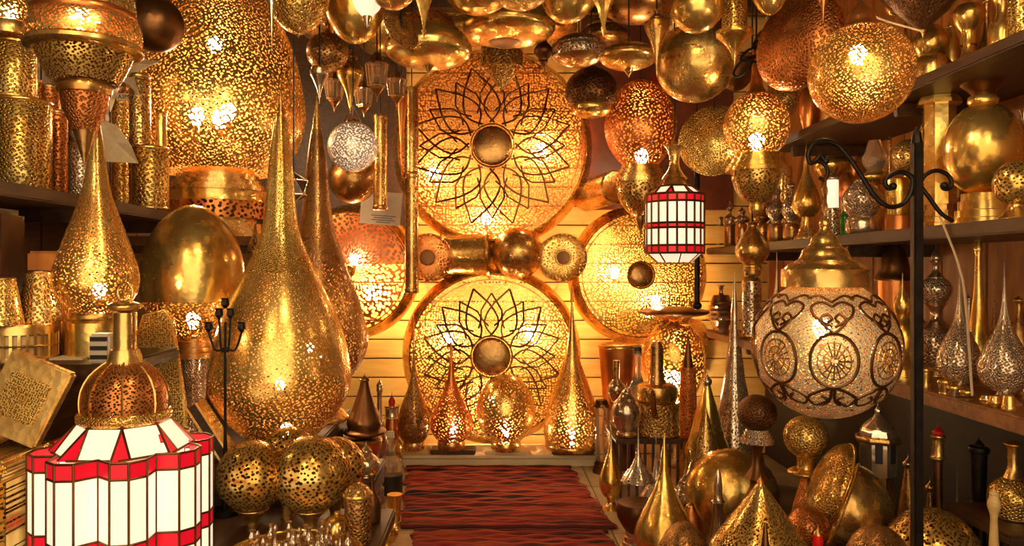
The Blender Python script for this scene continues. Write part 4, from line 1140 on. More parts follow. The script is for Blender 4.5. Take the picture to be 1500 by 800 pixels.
# lit lamp with a bow
lb = H('globe_pendant', 'lit pierced globe pendant with tall neck and black bow over a brass cup', 1108, 3.3,
  [('neck', 'copper', _cat([(0, .45), (.3, .5), (.6, .6), (.85, .9), (1, 1.6)]), 72, 140, 12), ('body', 'egold:5:.55', 'ballopen', 134, 236, 47), ('collar', 'gold', 'steps', 226, 252, 44),
   ('cup', 'egold:5:.4', 'bowl', 250, 300, 36), ('finial', 'gold', 'ring', 296, 312, 10)], bulbs=[(0, 206, 9)], seg=40)
px = 3.3 / F
for dx, dy, rx, ry, ro in ((-14, 228, 15, 7, .7), (13, 230, 15, 7, -.7), (-24, 210, 18, 7, .9), (20, 205, 16, 6, -1.0), (0, 240, 8, 10, 0), (-6, 222, 9, 6, .2), (8, 218, 10, 6, -.3)):
    pts = []
    for k in range(20):
        a = 2 * PI * k / 20
        x, z = rx * math.cos(a), ry * math.sin(a)
        pts.append(((dx + x * math.cos(ro) - z * math.sin(ro)) * px, -0.04 + 0.02 * math.sin(a), (dy + x * math.sin(ro) + z * math.cos(ro)) * px))
    v, f = tube_data(pts, 0.0055, 6, True)
    mesh_obj('ribbon_loop', v, f, CORD, lb)
H('vase_pendant', 'brass urn shaped pendant hanging below the lit globe with bow', 1102, 3.55, [('body', 'brass', 'urn', 326, 396, 24), ('foot', 'antique', 'ring', 392, 404, 12)])
# ------------------------------------------------------------------ right: globes and iron stand
def chain(root, z0, z1, x=0, y=0, n=None, r=0.011, m=None):
    n = n or max(2, int((z1 - z0) / (r * 1.55)))
    d = None
    for k in range(n):
        z = z0 + (k + .5) * (z1 - z0) / n
        if d is None:
            hl = (z1 - z0) / n * .72
            v, f = tube_data([(r * .6 * math.cos(a), 0, hl * math.sin(a)) for a in [2 * PI * q / 14 for q in range(14)]], r * .2, 5, True)
            o = mesh_obj('chain_link', v, f, m or metal('antique'), root); d = o.data
        else:
            o = bpy.data.objects.new('chain_link', d); col.objects.link(o); o.parent = root
        o.location = (x, y, z); o.rotation_euler = (0, 0, (k % 2) * PI / 2)
Yg = 2.12
HK = W(1207, 262, Yg)
big = T('globe_lamp', 'large pierced globe lamp with rosettes and brass hat hanging from the iron scroll', 'pendant lamp', 1208, Yg,
  [('finial', 'brass', 'onion', 306, 336, 8), ('hat', 'brass', 'hat', 328, 420, 60), ('globe', 'eivory:4.6:.45', [p for p in ball_pts(25)][3:-1], 408, 612, 101)], bulbs=[(-5, 478, 10)], seg=56)
px = Yg / F
zc, R = (612 - 508) * px, 101.5 * px
chain(big, (612 - 310) * px, HK.z - big.location.z, r=0.012)
for k in range(8):                                     # rosettes framed by leafy scrolls
    a0 = -PI / 2 + (k - .378) * PI / 4
    def S(u, w):                                       # angle offsets on the sphere -> point
        a, e = a0 + u / max(.3, math.cos(w)), w
        return Vector((R * math.cos(e) * math.cos(a), R * math.cos(e) * math.sin(a), zc + R * math.sin(e)))
    ro = 0.30
    v, f = tube_data([S(ro * math.cos(t), -0.10 + (ro * 1.22) * math.sin(t)) for t in [2 * PI * q / 36 for q in range(36)]], 0.0044, 6, True)
    mesh_obj('rosette_ring', v, f, metal('dark'), big)
    L = []
    for q in range(16):
        t = 2 * PI * q / 16
        L.append(tube_data([S(.05 * math.cos(t), -.10 + .05 * math.sin(t)), S(.22 * math.cos(t), -.10 + .27 * math.sin(t))], 0.0022, 5))
    for rr in (.05, .13, .21):
        L.append(tube_data([S(rr * math.cos(t), -.10 + rr * 1.2 * math.sin(t)) for t in [2 * PI * q / 24 for q in range(24)]], 0.0020, 5, True))
    v, f = join(*L)
    mesh_obj('rosette', v, f, metal('antique'), big)
    L, LW = [], []
    for s in (-1, 1):
        L.append(tube_data(spline([S(0, .27), S(s * .10, .36), S(s * .16, .46), S(s * .08, .54), S(s * .02, .47), S(s * .07, .42)], 5), 0.0036, 6))
        L.append(tube_data(spline([S(s * .02, .36), S(s * .22, .50), S(s * .26, .66), S(s * .12, .74), S(0, .66)], 5), 0.0036, 6))
        L.append(tube_data(spline([S(0, .74), S(s * .16, .86), S(s * .30, .80)], 4), 0.0034, 6))
        LW.append(tube_data(spline([S(0, -.47), S(s * .16, -.54), S(s * .30, -.66), S(s * .20, -.80), S(s * .06, -.70), S(s * .14, -.62)], 5), 0.0050, 6))
        LW.append(tube_data(spline([S(s * .02, -.50), S(s * .05, -.74), S(s * .30, -.92)], 4), 0.0048, 6))
    v, f = join(*L)
    mesh_obj('upper_scroll', v, f, metal('dark'), big)
    v, f = join(*LW)
    mesh_obj('lower_scroll', v, f, metal('dark'), big)
T('globe_lamp', 'golden pierced globe lamp hanging at the upper right before the top shelf', 'pendant lamp', 1261, 2.30,
  [('cap', 'copper', 'bell', 4, 42, 27), ('globe', 'egold:4.4:.5', [p for p in ball_pts(25)][2:], 34, 180, 73)], hang=True, bulbs=[(-4, 78, 10)], seg=48)
# wrought iron stand
Ys = 2.12
st = empty('iron_stand', ((1343 - CX) * Ys / F, Ys, 0), 'black wrought iron stand with scroll arms holding the rosette globe', 'stand')
def PS(x, y): return (W(x, y, Ys) - st.location)
px = Ys / F
bev_box('post', -7 * px, 7 * px, -7 * px, 7 * px, 0.03, PS(0, 208).z, IRON, st, bev=0.004)
v, f = lathe([(PS(0, 186).z, 0.002), (PS(0, 196).z, 6 * px), (PS(0, 210).z, 8 * px)], 8)
mesh_obj('finial', v, f, IRON, st)
bev_box('foot_plate', -0.10, 0.10, -0.10, 0.095, 0.0, 0.03, IRON, st)
def scroll(nm, pts, r):
    v, f = tube_data(spline([PS(x, y) for x, y in pts], 7), r * px, 8)
    mesh_obj(nm, v, f, IRON, st)
scroll('scroll_arm', [(1208, 236), (1202, 228), (1194, 236), (1186, 238), (1184, 224), (1192, 211), (1207, 206), (1226, 212), (1243, 230), (1262, 258), (1280, 286), (1300, 302), (1320, 300), (1333, 284), (1336, 262), (1322, 252), (1306, 256), (1296, 266), (1302, 276), (1311, 272)], 3.6)
scroll('hook', [(1194, 236), (1204, 238), (1211, 246), (1212, 256), (1207, 263), (1200, 260)], 3.0)
scroll('scroll_arm', [(1348, 268), (1356, 256), (1372, 250), (1388, 256), (1394, 268), (1390, 276), (1382, 276), (1381, 270)], 3.2)
scroll('brace', [(1348, 272), (1360, 288), (1378, 312), (1396, 324)], 3.2)
for x, y in ((1209, 236), (1308, 273), (1383, 272)):
    o = PS(x, y)
    v, f = lathe([(.011 * math.cos(PI * i / 8), .011 * math.sin(PI * i / 8)) for i in range(9)], 12)
    mesh_obj('scroll_ball', [(a + o.x, b + o.y, c + o.z) for a, b, c in v], f, IRON, st)

# ------------------------------------------------------------------ right shelves
def SH_T(z, X, name, label, cat, cx, parts, group, lift=0.0, **kw):
    """thing on a right-hand shelf: its distance follows from standing X metres right of the camera axis"""
    Y = YX(cx, X)
    base = yb(z, Y)
    low = max(p[4] for p in parts)
    k = base - low
    parts = [p[:3] + (p[3] + 0, (base if p[4] == low else p[4])) + p[5:] for p in parts] if lift == 0 else parts
    return T(name, label, cat, cx, Y, parts, zb=z, group=group, **kw)
G1, G2, G3 = 'vases on the top right shelf', 'brassware on the middle right shelf', 'bottles on the lower right shelf'
A = lambda *a, **k: SH_T(S1, 1.60, *a, group=G1, **k)
A('round_vase', 'round golden vase on the top shelf under the dark pointed bowl', 'vase', 1364, [('body', 'gold', 'pot', 38, 88, 24), ('foot', 'brass', 'ring', 84, 110, 22)])
A('slim_vase', 'golden vase with long foot beside the round vase on the top shelf', 'vase', 1419, [('body', 'gold', _cat([(0, .7), (.2, 1), (.45, .8), (.7, .42), (1, .5)]), 8, 66, 22), ('foot', 'brass', 'foot', 62, 90, 18)])
A('slim_vase', 'tall brown vase at the right end of the top shelf', 'vase', 1470, [('body', 'brass', _cat([(0, 1), (.25, .8), (.5, .45), (.75, .42), (1, .6)]), -24, 36, 22), ('foot', 'gold', 'ring', 32, 60, 20)])
A('brass_box', 'yellow brass box at the right frame edge on the top shelf', 'box', 1494, [('body', 'cgold:8', 'drum', -30, 40, 16)])
A('brass_bottle', 'brass bottle on the top shelf behind the upper globe', 'bottle', 1330, [('body', 'brass', 'bottle', 20, 120, 18)])
A('engraved_jar', 'engraved jar on the top shelf at the globe edge', 'jar', 1300, [('body', 'cbrass:6', 'pot', 50, 130, 20), ('lid', 'brass', 'onion', 34, 56, 10)])
A('brass_bottle', 'slim brass bottle far back on the top shelf', 'bottle', 1218, [('body', 'gold', 'bottle', 88, 190, 14)])
A('brass_jar', 'small jar far back on the top shelf beside the long oval dish', 'jar', 1186, [('body', 'copper', 'pot', 120, 200, 15)])
T('cone_pendant', 'large dark pointed bowl pendant above the round golden vase', 'pendant lamp', 1352, 2.45, [('body', 'cdark:9', [(0, 1), (.4, .75), (.75, .40), (1, .05)], -60, 44, 84), ('tip', 'antique', 'icone', 40, 56, 5)], hang=True)
for lab, pts in (('thin pale cord running down to the lower globe shelf end', [(1262, 12, 2.5), (1290, 28, 2.45), (1330, 40, 2.4), (1352, 46, 2.35)]),):
    v, f = tube_data(spline([W(x, y, d) for x, y, d in pts], 5), 0.003, 5)
    tag(mesh_obj('power_cord', v, f, CORD_PALE), 'thin pale cord strung from the upper globe to the dark pointed bowl', 'cord')
v, f = tube_data(spline([W(1376, 316, 2.5), W(1388, 345, 2.46), W(1404, 388, 2.42), W(1414, 440, 2.38), W(1424, 580, 2.36)], 5), 0.004, 5)
tag(mesh_obj('power_cord', v, f, CORD_PALE), 'pale cable hanging from the middle shelf before the silver drops', 'cord')
B = lambda *a, X=1.66, **k: SH_T(S2, X, *a, group=G2, **k)
B('column_lamp', 'tall square sided brass column lamp with dark dome behind the iron post', 'lamp', 1376, [('dome', 'dark', 'dome', 82, 134, 27), ('ring', 'gold', 'steps', 130, 154, 30), ('shaft', 'gold', 'cyl', 152, 300, 22), ('foot', 'brass', 'steps', 300, 325, 26)], seg=8)
B('disc_lamp', 'round brass disc lamp on a stepped base topped by a dark urn', 'lamp', 1440, [('finial_urn', 'dark', 'vase', 76, 146, 31), ('urn_ring', 'gold', 'ring', 140, 154, 20), ('body', 'gold', 'ball', 150, 288, 52), ('base', 'gold', 'steps', 284, 318, 40)], X=1.69)
B('ball_lamp', 'ribbed brass ball lamp at the right frame edge of the middle shelf', 'lamp', 1488, [('body', 'dgold:6:.4', 'ball', 236, 302, 30), ('base', 'brass', 'foot', 296, 320, 24)], X=1.58)
B('filigree_jar', 'silver filigree jar at the right frame edge before the disc lamp', 'jar', 1500, [('body', 'csilver:6', 'pot', 190, 246, 26), ('neck', 'silver', 'neck', 160, 194, 10), ('base', 'silver', 'foot', 244, 320, 18)], X=1.86)
B('glass_oil_lamp', 'golden glass oil lamp on a yellow block inside the scroll arm', 'lamp', 1281, [('chimney', 'glass', _cat([(0, .5), (.3, .7), (.6, 1), (.85, .8), (1, .5)]), 206, 250, 17), ('font', 'gold', 'pot', 248, 274, 20), ('base', 'gold', 'drum', 272, 336, 17)], X=1.80)
B('filigree_jar', 'round silver filigree jar behind the scroll arm', 'jar', 1262, [('body', 'csilver:5', 'pot', 268, 322, 27), ('lid', 'silver', 'onion', 250, 272, 10), ('base', 'silver', 'ring', 318, 340, 22)], X=1.56)
B('brass_box', 'yellow brass box just left of the iron post', 'box', 1316, [('body', 'gold', 'drum', 262, 318, 18), ('lid', 'copper', 'drum', 316, 332, 20)])
B('ball_lamp', 'small engraved ball lamp above the scroll beside the iron post', 'lamp', 1330, [('body', 'cgold:6', 'ball', 204, 256, 22), ('stem', 'brass', 'foot', 252, 330, 15)], X=1.80)
B('green_bottle', 'small green glass bottle beside the bright white tube lamp', 'bottle', 1238, [('body', 'green', 'bottle', 284, 342, 7)], X=1.6)
B('tube_lamp', 'bright white glowing tube lamp behind the globe hat', 'lamp', 1220, [('tube', 'whiteglow', 'drum', 264, 306, 8), ('base', 'csilver:5', 'drum', 305, 342, 11), ('cap', 'silver', 'onion', 250, 266, 8)], X=1.62)
B('copper_dome', 'copper domed jar behind the green bottle', 'jar', 1241, [('body', 'copper', 'dome', 252, 290, 17), ('base', 'antique', 'drum', 288, 342, 15)], X=1.78)
B('brass_drop', 'brass drop shaped lamp below the plank end behind the scroll', 'lamp', 1219, [('body', 'gold', 'onion', 192, 262, 26), ('base', 'brass', 'foot', 258, 344, 18)], X=1.82)
B('brass_drop', 'tall brass bottle left of the chain on the middle shelf', 'bottle', 1181, [('body', 'gold', 'fatdrop', 210, 318, 20), ('base', 'brass', 'foot', 314, 350, 17)], X=1.60)
for lab, x, y0, hw, mc, sh, X in [
    ('upright silver filigree bottle at the far left end of the middle shelf', 1054, 292, 8, 'csilver:5', 'bottle', 1.62),
    ('second silver filigree bottle from the far end of the middle shelf', 1069, 294, 9, 'csilver:5', 'bottle', 1.62),
    ('silver baluster bottle behind the brass urn pendant', 1087, 300, 11, 'csilver:5', 'urn', 1.62),
    ('small brown filigree vase beside the brass urn pendant', 1116, 292, 12, 'cantique:5', 'vase', 1.62),
    ('round silver filigree vase under the brass cup of the bow lamp', 1137, 268, 14, 'csilver:5', 'vase', 1.62),
    ('tall silver filigree vase left of the tall brass bottle', 1160, 262, 14, 'csilver:5', 'urn', 1.62),
    ('ribbed brass tube at the back of the middle shelf', 1150, 232, 10, 'cgold:5', 'drum', 1.85),
    ('slim silver flask at the back behind the filigree vases', 1126, 262, 8, 'silver', 'bottle', 1.84)]:
    B('filigree_bottle', lab, 'bottle', x, [('body', mc, sh, y0 + 12, 330, hw), ('lid', 'silver' if 'silver' in mc else 'brass', 'onion', y0, y0 + 15, hw * .5), ('foot', 'antique', 'ring', 328, 340, hw * .9)], X=X)
C = lambda *a, X=1.64, **k: SH_T(S3, X, *a, group=G3, **k)
C('cloche', 'dark cloche over a copper cylinder beside the rosette globe', 'lamp', 1310, [('knob', 'antique', 'onion', 338, 356, 6), ('hood', 'dark', 'bell', 352, 412, 27), ('body', 'copper', 'taper', 410, 540, 22), ('foot', 'antique', 'ring', 536, 556, 20)], X=1.72)
C('brass_jar', 'smooth golden jar on the lower shelf left of the iron post', 'jar', 1322, [('body', 'gold', 'pot', 462, 545, 28), ('lid', 'gold', 'onion', 400, 466, 12), ('base', 'gold', 'steps', 542, 570, 28)], X=1.58)
C('teapot', 'ornate silver teapot with crescent finial just right of the iron post', 'teapot', 1371, [('finial', 'silver', 'onion', 355, 386, 7), ('lid', 'silver', 'neck', 382, 406, 12), ('upper_bowl', 'csilver:6', 'pot', 404, 446, 21), ('waist', 'silver', 'neck', 444, 480, 22), ('body', 'csilver:7', 'pot', 476, 548, 32), ('base', 'cgold:6', 'drum', 546, 578, 28)], X=1.78)
C('drop_bottle', 'silver drop bottle with slender neck right of the ornate teapot', 'bottle', 1405, [('body', 'csilver:6', 'drop', 388, 560, 30), ('foot', 'silver', 'foot', 556, 585, 20)], X=1.58)
C('drop_bottle', 'plain golden drop bottle between two silver ones', 'bottle', 1433, [('body', 'gold', _cat([(0, .10), (.08, .22), (.14, .16), (.4, .24), (.6, .45), (.75, .85), (.87, 1), (1, .7)]), 358, 575, 28), ('foot', 'brass', 'steps', 570, 596, 22)], X=1.78)
C('drop_bottle', 'dark slim drop bottle at the back of the lower shelf', 'bottle', 1456, [('body', 'cantique:6', 'drop', 402, 560, 18), ('foot', 'dark', 'foot', 556, 590, 16)], X=1.88)
C('drop_bottle', 'silver filigree drop bottle near the right frame edge', 'bottle', 1471, [('body', 'csilver:6', 'drop', 384, 572, 34), ('foot', 'silver', 'foot', 568, 602, 22)], X=1.60)
C('goblet', 'brass goblet cut by the right frame edge on the lower shelf', 'goblet', 1499, [('bowl', 'csilver:6', 'egg', 508, 560, 24), ('stem', 'antique', 'neck', 558, 625, 20)], X=1.74)
C('ribbed_bottle', 'ribbed black and silver bottle at the far end of the lower shelf', 'bottle', 1056, [('body', 'silver', [(i / 16, .55 + .45 * math.sin(PI * min(1, i / 16 * 1.1)) * (1 if i % 2 else .72)) for i in range(17)], 432, 488, 20), ('neck', 'silver', 'neck', 418, 436, 8)], X=1.58)
C('pierced_cylinder', 'pierced pale cylinder on the lower shelf behind the tall cone', 'lamp', 1101, [('body', 'dsilver:5:.4', 'cyl', 412, 490, 14), ('lid', 'brass', 'dome', 404, 414, 14), ('foot', 'brass', 'ring', 488, 500, 16)], X=1.60)
C('spire_bottle', 'thin silver spire bottle behind the rosette globe', 'bottle', 1138, [('body', 'silver', 'drop', 352, 505, 14)], X=1.62)
cup = None
for k, x in enumerate((1356, 1384, 1398, 1416, 1446, 1458, 1478)):
    lab = ['low brass cup before the ornate teapot', 'small brass cup before the first silver drop bottle', 'tiny silver beaker between silver and golden drops', 'small golden cup before the plain golden drop bottle',
           'little silver cup at the foot of the dark slim drop', 'small brass beaker before the filigree drop bottle', 'golden cup nearest the right frame edge goblet'][k]
    C('small_cup', lab, 'cup', x, [('body', ['gold', 'brass', 'silver', 'gold', 'silver', 'brass', 'gold'][k], 'taper', 562 + (x - 1384) * .36, 580, 9), ('rim', 'gold', 'ring', 560 + (x - 1384) * .36, 566 + (x - 1384) * .36, 10), ('foot', 'brass', 'ring', 584, 596, 8)], X=1.535)
# ------------------------------------------------------------------ right: floor display
G4 = 'lamps crowded on the floor at the right'
def FL(name, label, cx, parts, cat='lamp', **kw): return floor_T(name, label, cat, cx, parts, group=G4, **kw)
FL('drop_bottle', 'slim golden drop bottle on a small foot at the right edge of the rug', 895, [('body', 'gold', 'drop', 600, 728, 17), ('stem', 'brass', 'neck', 724, 745, 16)], 'bottle')
FL('slim_lantern', 'slender glass tube lantern with dark posts beside the wide lit teardrop', 881, [('cap', 'dark', 'steps', 586, 596, 12), ('glass', 'glass', 'cyl', 596, 676, 9), ('base', 'dark', 'steps', 674, 692, 13)])
FL('drop_bottle', 'silvery drop bottle with stepped foot at the bottom right of the rug', 935, [('body', 'dsilver:5:.25', [(t, r) for t, r in SH['drop'] if t < .72], 622, 738 , 30), ('bowl', 'dark', [(0, .9), (.2, 1), (.5, .92), (.8, .7), (1, .5)], 736, 780, 33), ('foot', 'silver', 'steps', 778, 806, 26)], 'bottle')
FL('drop_bottle', 'second silvery drop bottle just behind the stepped one', 961, [('body', 'csilver:5', 'drop', 634, 770, 30), ('foot', 'silver', 'foot', 766, 788, 20)], 'bottle')
FL('drop_lamp', 'golden drop lamp with lattice window in front of the silvery drops', 973, [('body', 'gold', 'fatdrop', 634, 822, 44), ('foot', 'brass', 'steps', 818, 840, 30)])
so = empty('slatted_stool', (0.90, 4.28, 0), 'dark slatted stool carrying teapots right of the rug', 'stool')
bev_box('top_board', -0.22, 0.14, -0.18, 0.18, 0.345, 0.375, WOOD_DARK, so)
bev_box('bottom_frame', -0.20, 0.13, -0.16, 0.16, 0.0, 0.03, WOOD_DARK, so)
for k in range(8):
    bev_box('slat', -0.20 + k * .045, -0.185 + k * .045, -0.165, -0.145, 0.03, 0.345, WOOD_DARK, so, bev=0.002)
for sx in (-.19, .11):
    bev_box('rear_leg', sx - .015, sx + .015, 0.13, 0.16, 0.03, 0.345, WOOD_DARK, so, bev=0.002)
SO = 0.375
def on_stool(name, label, cat, cx, Y, parts):
    low = max(p[4] for p in parts); b = yb(SO, Y)
    parts = [p[:4] + ((b if p[4] == low else p[4]),) + p[5:] for p in parts]
    return T(name, label, cat, cx, Y, parts, zb=SO)
tp = on_stool('teapot', 'large antique brass coffee pot with flat lid on the slatted stool', 'teapot', 962, 4.22, [('lid', 'antique', 'steps', 500, 512, 10), ('neck', 'antique', _cat([(0, .4), (.5, .42), (.8, .6), (1, 1)]), 510, 580, 24), ('shoulder', 'brass', 'ring', 562, 590, 30), ('body', 'cbrass:7', 'drum', 588, 640, 34)])
v, f = tube_data(spline([(-.03, -.11, .12), (-.05, -.16, .16), (-.06, -.18, .25), (-.07, -.20, .28)], 6), [.018 - .0005 * i for i in range(19)], 8)
mesh_obj('spout', v, f, metal('antique'), tp)
tp = on_stool('teapot', 'dark silver teapot with curved spout on the stool corner', 'teapot', 918, 4.16, [('lid', 'silver', 'onion', 560, 582, 8), ('body', 'silver', 'pot', 578, 634, 22), ('foot', 'antique', 'ring', 632, 642, 15)])
v, f = tube_data(spline([(-.07, 0, .07), (-.11, 0, .09), (-.12, 0, .15), (-.14, 0, .17)], 6), .009, 7)
mesh_obj('spout', v, f, metal('silver'), tp)
on_stool('glass_bottle', 'clear glass bottle standing behind the coffee pot', 'bottle', 934, 4.42, [('stopper', 'ink', 'ring', 508, 518, 6), ('body', 'glass', 'bottle', 514, 620, 18)])
on_stool('small_lamp', 'little silver lamp with tall chimney before the copper planter', 'lamp', 903, 4.40, [('chimney', 'antique', 'taper', 528, 558, 5), ('body', 'silver', 'pot', 556, 588, 13), ('foot', 'brass', 'foot', 586, 622, 10)])
pl2 = FL('copper_planter', 'orange copper bucket on a dark stand before the back wall', 908, [('body', 'copper', 'taper', 507, 594, 31), ('rim', 'gold', 'ring', 503, 511, 32), ('stand', 'dark', 'flare', 592, 684, 24)], 'planter')
FL('plate_top_lamp', 'lit pierced lamp with flat black plate on top among the right clutter', 987, [('plate', 'dark', 'flat', 449, 465, 51), ('neck', 'antique', 'neck', 463, 480, 20), ('body', 'egold:5:.5', _cat([(0, .55), (.2, .88), (.45, 1), (.7, .92), (.9, .72), (1, .6)]), 476, 586, 45), ('collar', 'gold', 'ring', 582, 598, 30), ('pedestal', 'antique', 'foot', 596, 680, 26)], bulbs=[(2, 553, 8)])
D('wall_basin', 'golden basin hung on the wall below the plain pierced disc', 'basin', 968, 498, 5.25, 70, [(.15, 0), (.12, .4), (.02, .8), (0, 1), (-.06, 1), (-.12, .8), (-.2, 0)], (0.05, -1, 0.3), 'gold')
T('hanging_rod', 'dark iron rod hanging right of the small red lantern', 'rod', 1021, 4.3, [('rod', 'iron', 'cyl', 180, 448, 4), ('end_ball', 'iron', 'ball', 442, 454, 7)], hang=True)
FL('tall_cone_lamp', 'tall slender pierced cone lamp reaching up beside the lower shelf', 1076, [('spike', 'silver', 'cone', 398, 470, 6), ('body', 'esilver:5:.4', [(0, .09), (.4, .32), (.7, .60), (1, 1)], 462, 694, 47), ('foot', 'brass', 'ring', 690, 706, 47)])
FL('pleated_shade', 'pleated cream and gold shade beside the tall cone', 1036, [('body', 'gold', [(0, .1), (.3, .55), (.5, .8), (.6, 1), (1, .8)], 560, 722, 32), ('cap', 'silver', 'onion', 542, 566, 7)], 'lamp shade', seg=14)
FL('spire_lamp', 'thin dark pierced spire lamp beside the plate top lamp', 1008, [('spike', 'dark', 'cone', 486, 540, 8), ('body', 'ccopper:5', 'flare', 538, 640, 14), ('base', 'antique', 'foot', 636, 697, 16)])
FL('cone_lamp', 'pierced brass cone lamp behind the half dome dish', 1034, [('body', 'dbrass:5:.45', 'cone', 596, 740, 40), ('foot', 'antique', 'ring', 736, 750, 40)])
FL('ball_finial_lamp', 'dark engraved ball on a ringed neck in front of the tall cone', 1109, [('ball', 'cdark:6', 'ball', 578, 632, 28), ('ring', 'csilver:5', 'steps', 628, 648, 24), ('neck', 'dark', 'neck', 646, 700, 18), ('body', 'dark', 'urn', 698, 835, 34)])
FL('ball_finial_lamp', 'golden engraved ball on a neck above a copper body', 1181, [('ball', 'cgold:6', 'ball', 609, 672, 32), ('neck', 'gold', 'spool', 664, 690, 16), ('flange', 'gold', 'flat', 684, 700, 26), ('body', 'ccopper:7', 'bell', 696, 840, 34)])
D('half_dome_dish', 'large smooth golden half dome dish standing on the floor', 'dish', 1072, 706, 3.6, 66, [(.55 * math.cos(PI / 2 * i / 10) , math.sin(PI / 2 * i / 10)) for i in range(11)] + [(-.08, 1.02), (-.12, .95)], (-0.25, -1, 0.25), 'gold', G4, zb=0.0)
FL('tent_lamp', 'pierced golden tent shaped lamp in the right foreground', 1114, [('finial', 'copper', 'onion', 694, 712, 5), ('body', 'egold:5.5:.45', [(0, .04), (.2, .50), (.38, .92), (.5, 1), (1, .95)], 706, 954, 78), ('foot', 'brass', 'ring', 950, 960, 78)])
FL('spire_bottle', 'slender silver spire bottle before the half dome dish', 1052, [('body', 'silver', _cat([(0, .1), (.1, .3), (.3, .4), (.34, .6), (.38, .42), (.6, .6), (.85, 1), (1, .8)]), 688, 826, 17)], 'bottle')
FL('spire_bottle', 'dark spire bottle rising at the left of the tent lamp', 1066, [('body', 'dark', _cat([(0, .1), (.2, .4), (.5, .55), (.8, 1), (1, .8)]), 756, 880, 18)], 'bottle')
FL('spire_bottle', 'dark pointed spire bottle in front of the tent lamp', 1121, [('body', 'dark', _cat([(0, .1), (.2, .5), (.5, .7), (.8, 1), (1, .8)]), 766, 1075, 17)], 'bottle')
FL('engraved_dome', 'round engraved dome at the bottom edge before the golden drop lamp', 1002, [('body', 'cantique:6', 'dome', 764, 882, 50), ('foot', 'brass', 'ring', 878, 890, 50)])
T('small_globe_lamp', 'small engraved globe at the bottom edge right of the tent lamp', 'lamp', 1184, 2.70, [('body', 'ccopper:6', 'ball', 756, 816, 30), ('foot', 'antique', 'ring', 810, 827, 18)], zb=.27, group=G4)
FL('red_jar', 'tall red glazed bottle at the bottom edge right of centre', 1198, [('body', paint('red_glaze', (.75, .01, .01), .2), 'bottle', 784, 1100, 20), ('lid', 'antique', 'onion', 768, 790, 6)], 'jar')
bx = empty('wooden_crate', (1.33, 2.86, 0), 'low wooden crate under the two tilted dishes', 'crate')
for k in range(2): bev_box('slat', -0.23, 0.07, -0.24, 0.14, 0.01 + k * .11, 0.11 + k * .11, WOOD_DARK, bx)
bev_box('top_board', -0.235, 0.075, -0.245, 0.145, 0.225, 0.27, WOOD_DARK, bx)
def bowl_profile(d):
    o = [(-d * math.sin(PI / 2 * i / 10), math.cos(PI / 2 * i / 10)) for i in range(11)]
    return [(.0, .955), (.02, .97), (.02, 1.0)] + o + [(.03 - d * math.sin(PI / 2 * i / 10) , .955 * math.cos(PI / 2 * i / 10)) for i in range(10, -1, -1)]
RIM = ('rim', 'gold', [(.025 * math.sin(t), 1.0 + .03 * math.cos(t)) for t in [2 * PI * k / 8 for k in range(9)]])
D('tilted_dish', 'tilted golden dish with engraved side right of the golden ball finial', 'dish', 1222, 718, 2.98, 66, bowl_profile(.45), (0.86, -0.22, -0.36), 'cgold:6', G4, zb=0.27, extra=[RIM])
D('tilted_dish', 'deep tilted brown hammered bowl before the minaret lantern', 'bowl', 1234, 735, 2.72, 68, bowl_profile(.95), (-0.80, 0.42, 0.30), 'brass', G4, zb=0.27, extra=[RIM])
bx = empty('wooden_crate', (1.36, 2.38, 0), 'low crate at the bottom right under two pierced domes', 'crate')
for k in range(3): bev_box('slat', -0.24, 0.18, -0.15, 0.18, 0.01 + k * .105, 0.105 + k * .105, WOOD_DARK, bx)
bev_box('top_board', -0.245, 0.185, -0.155, 0.185, 0.325, 0.345, WOOD_DARK, bx)
T('pierced_dome', 'wide pierced golden dome at the bottom right edge', 'lamp', 1366, 2.42, [('body', 'egold:7:.42', 'dome', 750, 826, 68), ('rim', 'brass', 'ring', 822, 834, 69)], zb=.345, group=G4)
T('pierced_dome', 'smaller engraved brown dome beside the wide pierced dome', 'lamp', 1287, 2.30, [('body', 'cantique:7', 'dome', 768, 840, 50), ('rim', 'brass', 'ring', 836, 850, 51)], zb=.345, group=G4)
mi = FL('minaret_lantern', 'pale minaret shaped lantern with ribbed dome under the rosette globe', 1286, [('finial', 'silver', 'onion', 588, 608, 5), ('dome', 'silver', _cat([(0, .12), (.2, .3), (.5, .75), (.8, .98), (1, 1)]), 604, 640, 26), ('eave', 'antique', 'ring', 637, 648, 32), ('body', 'silver', 'cyl', 646, 694, 26), ('base', 'antique', 'flare', 692, 870, 28)], seg=8, cat='lantern')
Ym = mi.location.y; px = Ym / F
for a in (-PI / 2 - .42, -PI / 2 + .42):
    c = Vector((math.cos(a), math.sin(a), 0)); t = Vector((-math.sin(a), math.cos(a), 0))
    o2 = [(-5, 196), (-5, 226), (0, 234), (5, 226), (5, 196)]
    v = [tuple(c * (24.3 * px) + t * x * px + Vector((0, 0, z * px))) for x, z in o2] + [tuple(c * (25.4 * px) + t * x * px + Vector((0, 0, z * px))) for x, z in o2]
    mesh_obj('arched_window', v, [(5, 6, 7, 8, 9)] + [(i, (i + 1) % 5, 5 + (i + 1) % 5, 5 + i) for i in range(5)], INK, mi, smooth=False)
FL('dark_bottle', 'tall dark bottle with red cap in the shade under the lower shelf', 1374, [('cap', 'redstop', 'onion', 618, 640, 8), ('neck', 'brass', 'spool', 638, 672, 10), ('body', 'dark', 'bottle', 660, 912, 22)], 'bottle')
FL('small_bell', 'small silver bell shaped lamp in the shade left of the dark bottle', 1330, [('knob', 'silver', 'onion', 664, 686, 7), ('body', 'antique', 'bell', 684, 850, 22)])
